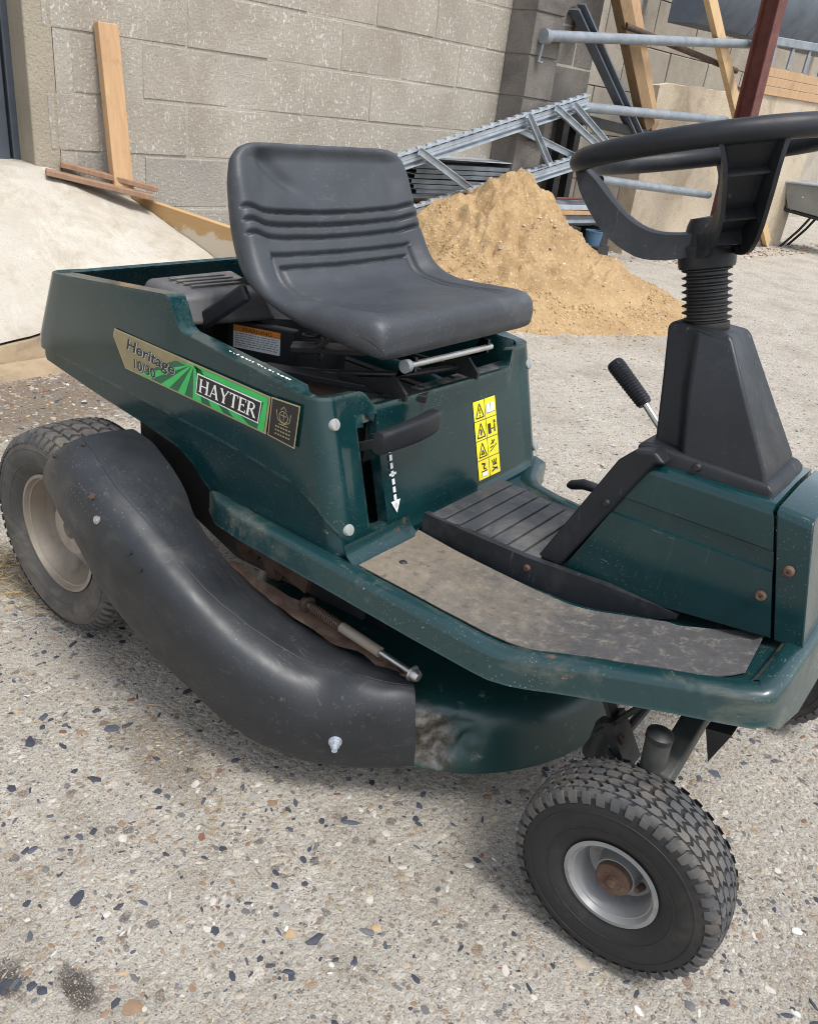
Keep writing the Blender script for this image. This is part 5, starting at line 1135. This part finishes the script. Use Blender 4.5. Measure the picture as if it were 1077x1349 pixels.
def seat_pt(i, j, front):
    Fp, Bp, t = SEATU[i]
    v = -1+2*j/(nV-1); v = math.copysign(1-(1-abs(v))**1.9, v); av = abs(v); hw_ = interp(t, HWs); mid = (Fp+Bp)/2; e = max(0, 1-av**18)**.42
    nF = (Fp-Bp).normalized(); Pm = mid+((Fp if front else Bp)-mid)*e
    if front:
        zc = Fp.y
        # bolsters stand proud at both sides, the middle is dished
        dish = .017*sstep(.97, .70, av)*sstep(1.6, 4.5, t)*sstep(17.8, 16.0, t)*(.55 if t < 7 else .55+.45*sstep(7, 9, t))
        g = 0
        if t > 8:
            wave = .0025*math.cos(v*3.0)-.004*sstep(.55, .95, -v)
            for z0 in (.812, .794, .776): g = max(g, .0085*math.exp(-((zc-z0+wave)/.0030)**2)*sstep(1.0, .95, av))
        for z0, v0 in ((.752, .775), (.734, .705)):
            dz_ = abs(zc-z0+.0015*math.cos(v*3)) if t > 8 else 1; dv_ = abs(av-v0)*hw_
            if av < v0: g = max(g, .0075*math.exp(-(dz_/.0028)**2))
            if zc < z0+.004 and t < 10.5: g = max(g, .0060*math.exp(-(dv_/.0026)**2)*sstep(3.2, 4.2, t))
        yy = v*hw_; g2 = .008*math.exp(-((yy+.115-(zc-.86)*(-1.3))/.022)**2)*sstep(.825, .86, zc)*sstep(.905, .875, zc)-.004*math.exp(-((yy+.165)/.014)**2)*sstep(.83, .87, zc)
        Pm = Pm-nF*(dish+g+g2)*e
        Pm += nF*.0015*nz(Pm.x, v*.2, Pm.y, 25)
    return Vector((Pm.x, v*hw_+.008, Pm.y))
p = MB(); p.grid(lambda i, j: seat_pt(i, j, True), nU, nV); p.grid(lambda i, j: seat_pt(i, j, False), nU, nV)
for i in (0, nU-1):
    for j in range(nV-1): p.add([seat_pt(i, j, True), seat_pt(i, j+1, True), seat_pt(i, j+1, False), seat_pt(i, j, False)], [(0,1,2,3)])
seat = part('seat', p, SEATM, mower, sharp=70)
# seat mounting: brackets, pivot bar, springs
for y in (-.118, .085):
    p = MB(); p.prism([(.545, .566), (.545, .578), (.520, .600), (.540, .640), (.556, .640), (.556, .618), (.470, .578), (.40, .574), (.40, .566)], 'y', y-.003, y+.003); part('seat_bracket', p, BLACKM, mower)
p = MB(); p.tube([(.553, -.135, .630), (.553, .098, .626)], .0052, 14); pb = part('pivot_bar', p, CHROME, mower)
p = MB(); p.tube([(.553, -.144, .630), (.553, -.134, .630)], [.0105, .0105], 16); part('bar_end', p, PIPE, pb)
p = MB(); p.box((.33, -.15, .640), (.525, .15, .648)); part('seat_plate', p, BLACKM, mower)
p = MB(); p.beam((.30, -.19, .565), (.545, -.06, .562), .03, .012); part('seat_rail', p, BLACKM, mower, bev=.002)
p = MB(); p.box((.495, -.255, .545), (.532, .255, .5615)); part('panel_ledge', p, PAN, mower)
p = MB(); p.lathe([(0, .008), (.006, .008), (.0065, 0), (.009, 0), (.009, -.002)], (.520, -.113, .563), (0, 0, 1), 12); part('ledge_bolt', p, RUST, mower)
for y in (-.09, .09):
    p = MB(); p.tube([(.31+.018*math.cos(k*.7), y+.018*math.sin(k*.7), .570+k*.0016) for k in range(60)], .0028, 6); part('seat_spring', p, BLACKM, mower)

# ---- engine under the seat
p = MB(); p.box((-.19, -.262, .448), (.50, .262, .455)); part('chassis_plate', p, BLACKM, mower)
p = MB(); p.lathe([(.145, .455), (.145, .585), (.132, .607), (.060, .615), (.055, .600), (0, .600)], (.10, 0.02, 0), (0, 0, 1), 48); eng = part('engine', p, BLACKM, mower)
p = MB(); p.add([(.010, -.235, .605), (.165, -.255, .605), (.205, -.07, .605), (.03, -.02, .605), (.022, -.222, .656), (.150, -.240, .656), (.180, -.085, .660), (.035, -.035, .660)], [(3,2,1,0),(4,5,6,7),(0,1,5,4),(1,2,6,5),(2,3,7,6),(3,0,4,7)]); part('air_filter_cover', p, COVER, eng, bev=.012, seg=3)
for k in range(4):
    p = MB(); t0 = .2+.18*k; A = Vector((lerp(.04, .15, t0), -.20, .6605)); B = Vector((lerp(.05, .165, t0), -.085, .662)); p.beam(A, B, .008, .003); part('cover_rib', p, COVER, eng, bev=.0012)
for k in range(7):
    p = MB(); x = .118+k*.007; p.beam((x, -.115+.004*k, .655), (x+.02, -.095+.004*k, .667), .003, .008); part('vent_fin', p, BLACKM, eng)
p = MB(); p.box((.00, -.245, .49), (.115, -.150, .603)); part('fuel_tank', p, BLACKM, eng, bev=.012, seg=3)
# warning label on the engine shroud
ws = MB(); Aq, Bq = Vector((.150, -.1285, .5515)), Vector((.235, -.0935, .5515)); 
d_ = Bq-Aq; nn_ = Vector((d_.y, -d_.x, 0)).normalized()
p = MB(); p.add([Aq-nn_*.02-d_*.15-Vector((0,0,.07)), Bq-nn_*.02+d_*.3-Vector((0,0,.07)), Bq-nn_*.0+d_*.3-Vector((0,0,.07)), Aq-d_*.15-Vector((0,0,.07)), Aq-nn_*.02-d_*.15+Vector((0,0,.05)), Bq-nn_*.02+d_*.3+Vector((0,0,.05)), Bq+d_*.3+Vector((0,0,.05)), Aq-d_*.15+Vector((0,0,.05))], [(3,2,1,0),(4,5,6,7),(0,1,5,4),(1,2,6,5),(2,3,7,6),(3,0,4,7)])
part('engine_shroud', p, BLACKM, eng, bev=.004)
def wl(u, v, l=0): return Aq+d_*u+Vector((0, 0, .042*v))+nn_*(.0008+.0004*l)
p = MB(); p.add([wl(0, 0), wl(1, 0), wl(1, .72), wl(0, .72)], [(0,1,2,3)]); wlab = part('warning_label', p, DWHITE, mower, smooth=False)
p = MB(); p.add([wl(0, .72), wl(1, .72), wl(1, 1), wl(0, 1)], [(0,1,2,3)]); part('orange_band', p, DORANGE, wlab, smooth=False)
text_flat('WARNING', lambda u, v: wl(.18+.64*u, .77+.24*v, 1), DBLACK, 'lettering', wlab)
p = MB(); rnd = random.Random(8)
for r_ in range(6):
    x = .05
    while x < .93:
        w_ = rnd.uniform(.03, .12); p.add([wl(x, .62-.1*r_, 1), wl(min(x+w_, .96), .62-.1*r_, 1), wl(min(x+w_, .96), .665-.1*r_, 1), wl(x, .665-.1*r_, 1)], [(0,1,2,3)]); x += w_+.025
part('small_print', p, DGREY, wlab, smooth=False)
# blade lever beside the seat
p = MB(); p.beam((.150, -.208, .602), (.264, -.200, .684), .030, .013, (0, 1, 0)); part('blade_lever', p, PLAST, mower, bev=.008, seg=3)
# linkage and belt pulley seen below the seat
p = MB(); p.lathe([(0, .012), (.03, .012), (.085, .004), (.09, -.01), (.09, -.03)], (.335, -.13, .535), (0, 0, 1), 36); part('pulley_cover', p, RUSTD, mower)
p = MB(); p.tube([(.29, -.20, .562), (.36, -.14, .565), (.47, -.02, .572), (.5, .1, .575)], .006, 10); lk = part('linkage_rod', p, BLACKM, mower)
p = MB(); p.lathe([(0, .006), (.008, .006), (.0085, -.006)], (.30, -.195, .567), (0, 0, 1), 6); part('linkage_bolt', p, CHROME, lk)
p = MB(); p.beam((.30, -.13, .592), (.40, -.05, .600), .04, .008); p.beam((.34, -.11, .597), (.38, -.08, .64), .02, .006); part('spring_bracket', p, BLACKM, mower)

# ---- cutter deck
def deck_paint():
    m, nt, b = new_mat('deck_paint'); v = coords(nt); f = noise_t(nt, v, 9, 6)
    c = mix(nt, f, (0.004, 0.024, 0.024), (0.007, 0.038, 0.037))
    q = coords(nt, (1/.085, 1/.085, 1/.085), (0, 0, 0), (-.790/.085, .310/.085, -.150/.085)); l = nt.nodes.new('ShaderNodeVectorMath'); l.operation = 'LENGTH'; nt.links.new(q, l.inputs[0])
    w = math_n(nt, 'ADD', l.outputs['Value'], math_n(nt, 'MULTIPLY', math_n(nt, 'SUBTRACT', noise_t(nt, v, 20, 7, .7), .5), 1.1))
    wear = ramp(nt, w, [(.45, 1), (.70, 0)])
    metal = mix(nt, ramp(nt, noise_t(nt, v, 50, 7, .75), [(.4, 0), (.6, 1)]), (0.17, 0.16, 0.14), (0.055, 0.042, 0.034)); c = mix(nt, wear, c, metal)
    s = noise_t(nt, v, 30, 8, .75, .4); c = mix(nt, ramp(nt, s, [(.60, 0), (.72, .8)]), c, (0.20, 0.20, 0.17))
    nt.links.new(c, b.inputs['Base Color']); nt.links.new(math_n(nt, 'MULTIPLY', wear, .6), b.inputs['Metallic']); b.inputs['Roughness'].default_value = .38
    bump(nt, b, s, .15, .004); return m
DECKM = deck_paint(); DC = Vector((.600, -.010, 0))
def dent(p):
    d = .022*math.exp(-((p.x-.805)**2+(p.y+.285)**2)/.0012-((p.z-.14)/.035)**2)+.010*math.exp(-((p.x-.83)**2+(p.y+.262)**2)/.0006-((p.z-.16)/.02)**2)
    r_ = Vector((p.x-DC.x, p.y-DC.y, 0)).normalized(); mk = math.exp(-((p.x-.815)**2+(p.y+.285)**2)/.0016-((p.z-.145)/.045)**2); d += mk*.016*(.5-abs(nz(p.x, p.y, p.z, 38)))*1.6-mk*.004; return p-r_*d+r_*.010*math.exp(-((p.x-.818)**2+(p.y+.273)**2)/.0005-((p.z-.125)/.02)**2)
prof = [(.352, .092), (.356, .094), (.3575, .100), (.3555, .125), (.352, .150), (.345, .172), (.332, .188), (.312, .198), (.27, .203), (.10, .206), (0, .206)]
p = MB(); na = 420
pf = [catmull([(a_, b_, 0) for a_, b_ in prof], k/56*(len(prof)-1)) for k in range(57)]
p.add([dent(DC+Vector((v.x*math.cos(2*math.pi*k/na), v.x*math.sin(2*math.pi*k/na), v.y))) for v in pf for k in range(na)], [(i*na+k, i*na+(k+1) % na, (i+1)*na+(k+1) % na, (i+1)*na+k) for i in range(56) for k in range(na)])
deck = part('cutter_deck', p, DECKM, mower, sharp=60); m = deck.modifiers.new('solid', 'SOLIDIFY'); m.thickness = .003
p = MB(); p.box((.38, -.20, .206), (.62, .20, .216)); p.lathe([(.11, .206), (.11, .262), (.085, .266), (.085, .285), (.03, .287), (.03, .30), (0, .30)], (.50, -.05, 0), (0, 0, 1), 32); part('spindle_housing', p, BLACKM, deck)
p = MB(); p.box((.10, -.22, .23), (.56, .22, .34)); part('transmission', p, BLACKM, mower, bev=.01)
for sg in (-1, 1):
    p = MB(); p.prism([(.02, .455), (.50, .455), (.53, .36), (.60, .345), (.60, .235), (.30, .215), (.14, .26), (.02, .30)], 'y', sg*.236-.004, sg*.236+.004); part('chassis_side', p, BLACKM, mower)
for x, z, r_ in ((.335, .262, .032), (.405, .245, .022), (.46, .272, .018)):
    p = MB(); p.lathe([(0, .02), (r_*.5, .02), (r_*.55, .012), (r_, .01), (r_, 0)], (x, -.240, z), (0, -1, 0), 20); part('belt_pulley', p, RUSTD, mower)
p = MB(); p.beam((.30, -.262, .30), (.50, -.262, .262), .012, .03); p.beam((.36, -.262, .33), (.42, -.262, .24), .01, .02); part('belt_guard', p, RUSTD, mower)
# frame member under the pan
for sg in (-1, 1):
    p = MB(); p.beam((.05, sg*.20, .315), (.93, sg*.20, .322), .05, .05); part('frame_rail', p, BLACKM, mower)

# ---- black discharge deflector, swept back past the rear wheel
LOWp = [(.786, -.312, .100), (.700, -.372, .082), (.626, -.420, .085), (.523, -.455, .110), (.386, -.476, .158), (.262, -.484, .222), (.174, -.482, .296), (.105, -.474, .335), (.060, -.462, .345)]
RIDp = [(.756, -.300, .226), (.684, -.340, .226), (.602, -.372, .226), (.486, -.420, .284), (.396, -.440, .337), (.292, -.450, .394), (.215, -.443, .424), (.160, -.432, .434), (.118, -.422, .432)]
TOPp = [(.712, -.252, .205), (.60, -.262, .186), (.445, -.292, .222), (.372, -.316, .262), (.303, -.330, .318), (.272, -.330, .362), (.228, -.326, .398), (.168, -.324, .420), (.122, -.328, .426)]
p = MB(); nu_, nv_ = 90, 34
def dfl(i, j):
    t = i/(nu_-1)*(len(LOWp)-1); T, Rr, L = catmull(TOPp, t), catmull(RIDp, t), catmull(LOWp, t); s_ = j/(nv_-1); k = .36
    # quadratic through T (0), ridge (k) and lower edge (1)
    a_ = ((s_-k)*(s_-1))/(k); b_ = (s_*(s_-1))/(k*(k-1)); c_ = (s_*(s_-k))/(1-k)
    q = T*a_+Rr*b_+L*c_
    q += Vector((-.1, -.6, .5)).normalized()*.0016*math.exp(-((s_-k)/.014)**2)
    f_ = math.sin(math.pi*i/(nu_-1)); q += Vector((0, -.004*nz(q.x*8, q.z*8, 2)-.0022*nz(q.x*24, q.z*24, 9), .003*nz(q.x*7, q.z*7, 5)+.0015*nz(q.x*30, q.y*30, 3)))
    return q
p.grid(dfl, nu_, nv_)
# turned-under lower lip
p.grid(lambda i, j: dfl(i, nv_-1)+Vector((0, [0, .012, .035][j], [0, -.012, -.016][j])), nu_, 3)
df = part('discharge_deflector', p, DEFL, mower, sharp=50); m = df.modifiers.new('solid', 'SOLIDIFY'); m.thickness = .005; m.offset = -1
def dfl_n(i, j):
    q = dfl(i, j); n_ = (dfl(min(i+1, nu_-1), j)-dfl(max(i-1, 0), j)).cross(dfl(i, min(j+1, nv_-1))-dfl(i, max(j-1, 0))).normalized(); return q, (n_ if n_.y < 0 else -n_)
def boltat(i, j, r_, mat, name='bolt', washer=True, six=True):
    q, n_ = dfl_n(i, j); p = MB()
    if washer: p.lathe([(0, .0022), (r_*1.55, .0022), (r_*1.6, 0), (r_*1.6, -.003)], q, n_, 18)
    p.lathe([(0, r_*1.1), (r_*.9, r_*1.05), (r_, r_*.8), (r_, 0)], q, n_, 6 if six else 14); part(name, p, mat, df, sharp=30)
boltat(58, 21, .0042, CHROME); boltat(61, 18, .0050, RUSTD, washer=False)
for i, j in ((51, 20), (49, 21), (80, 13), (84, 22)): boltat(i, j, .0035, BLACKM, 'rivet', False, False)
q, n_ = dfl_n(15, 28); p = MB(); p.lathe([(0, .003), (.010, .003), (.0105, -.004)], q, n_, 18); p.lathe([(0, .018), (.0045, .018), (.0045, .003)], q, n_, 12); p.lathe([(0, .010), (.0075, .010), (.0075, .002)], q, n_, 6); part('bolt', p, ZINC, df, sharp=30)
p = MB(); p.tube([dfl_n(i, 12)[0]+dfl_n(i, 12)[1]*.0002 for i in range(2, nu_-1)], .0006, 6); part('mould_seam', p, DEFL, df)
# moulded grip ribs and part number on the deflector
for k in range(9):
    p = MB(); i = 56-k*1.35; A_, n1_ = dfl_n(int(i), 3); B_, n2_ = dfl_n(int(i), 9); p.tube([A_+n1_*.0005, (A_+B_)/2+(n1_+n2_)*.0022, B_+n2_*.0005], .0016, 6); part('moulded_rib', p, DEFL, df)
p = MB(); rnd = random.Random(5)
for r_ in range(2):
    for k in range(9):
        q, n_ = dfl_n(66-k+2*r_, 19+3*r_); ta = (dfl(60, 20)-dfl(64, 20)).normalized(); tb = n_.cross(ta)
        p.add([q+n_*.0009+ta*a_+tb*b_ for a_, b_ in ((0, -.0013), (.0009, -.0013), (.0009, .0013), (0, .0013))], [(0,1,2,3)])
        if rnd.random() < .7: p.add([q+n_*.0010+ta*a_+tb*b_ for a_, b_ in ((.0003, -.0013), (.0018, -.0013), (.0018, -.0007), (.0003, -.0007))], [(0,1,2,3)])
part('moulded_number', p, PROFILE, df, smooth=False)
# rusty flap and hinge rod with spring along its inner edge
p = MB(); nI = 40
def flap(i, j):
    t = i/(nI-1); A_ = catmull([(.36, -.315, .258), (.43, -.296, .236), (.52, -.290, .226), (.62, -.284, .222), (.70, -.283, .222), (.742, -.292, .226)], t*5); w_ = .026*math.sin(math.pi*min(1, .12+t*.95))**.6
    return A_+Vector((.02, -.55, -.25)).normalized()*w_*(j/4-.5)*1.1+Vector((0, .003*math.sin(i*.9+j), .004*math.sin(i*.55)))
p.grid(flap, nI, 5); o = part('rusty_flap', p, RUST, mower); m = o.modifiers.new('solid', 'SOLIDIFY'); m.thickness = .002
p = MB(); p.tube([(.517, -.285, .246), (.750, -.292, .240)], .0048, 12); rod = part('hinge_rod', p, CHROME, mower)
p = MB(); p.tube([(.598, -.2875, .2435), (.680, -.290, .2415)], .0085, 16); part('spring_sleeve', p, RIMD, rod)
sp_ = MB(); A_, B_ = Vector((.530, -.2855, .2455)), Vector((.598, -.2875, .2435))
ax_ = (B_-A_).normalized(); e1 = ax_.orthogonal().normalized(); e2 = ax_.cross(e1)
sp_.tube([A_.lerp(B_, k/110)+(e1*math.cos(k*.8)+e2*math.sin(k*.8))*.0068 for k in range(111)], .0014, 5); part('spring', sp_, RUST, rod)
for A_, r1 in ((Vector((.750, -.292, .240)), .0095), (Vector((.517, -.285, .246)), .0105)):
    p = MB(); p.lathe([(0, .008), (r1*.75, .007), (r1, .002), (r1, -.004), (r1*1.35, -.004), (r1*1.35, -.007), (0, -.007)], A_, ax_ if r1 < .01 else -ax_, 16); part('end_nut', p, CHROME if r1 < .01 else RUSTD, rod)

# ---- front axle, kingpins, steering and deck linkage
p = MB(); p.prism([(-.255, .235), (-.255, .275), (-.12, .325), (.12, .325), (.255, .275), (.255, .235), (.12, .285), (-.12, .285)], 'x', 1.093, 1.123); ax = part('front_axle', p, DIRTY, mower, bev=.004)
for sg in (-1, 1):
    p = MB(); p.tube([(1.100, sg*.243, .205), (1.092, sg*.245, .318)], .0165, 18); kp = part('kingpin_tube', p, DIRTY, mower)
    p = MB(); p.lathe([(0, .012), (.008, .012), (.0175, .006), (.0175, -.002)], (1.092, sg*.245, .318), (0, 0, 1), 16); part('kingpin_cap', p, BLACKM, kp)
    p = MB(); p.tube([(1.100, sg*.243, .21), (1.103, sg*.243, .165), (1.106, sg*.25, .1375), (1.108, -.31 if sg < 0 else .385, .1375)], .010, 12); part('stub_axle', p, BLACKM, kp)
    p = MB(); p.beam((1.10, sg*.240, .225), (1.03, sg*.20, .225), .02, .008); part('steering_arm', p, BLACKM, kp)
p = MB(); p.tube([(1.03, -.20, .232), (1.03, .20, .232)], .007, 10); part('track_rod', p, BLACKM, mower)
p = MB(); p.beam((.985, -.205, .335), (1.055, -.205, .225), .006, .022, (0, 1, 0)); p.beam((1.055, -.214, .330), (1.005, -.214, .245), .006, .016, (0, 1, 0)); p.beam((1.020, -.209, .285), (1.060, -.209, .225), .012, .045, (0, 1, 0)); hg = part('deck_hanger', p, BLACKM, mower)
p = MB(); p.lathe([(0, .006), (.009, .006), (.0095, 0)], (1.038, -.216, .262), (0, -1, 0), 6); part('hanger_bolt', p, RUSTD, hg)
p = MB(); p.lathe([(0, .02), (.014, .02), (.018, .012), (.02, -.02), (.026, -.04), (0, -.04)], (1.005, -.165, .215), (0, 0, 1), 20); part('deck_pivot', p, DIRTY, mower)
p = MB(); p.add([(1.135, -.22, .345), (1.165, -.215, .35), (1.150, -.213, .295), (1.135, -.19, .345), (1.165, -.185, .35), (1.150, -.19, .295)], [(0,1,2), (3,5,4), (0,3,4,1), (1,4,5,2), (2,5,3,0)]); part('pan_stay', p, BLACKM, mower)
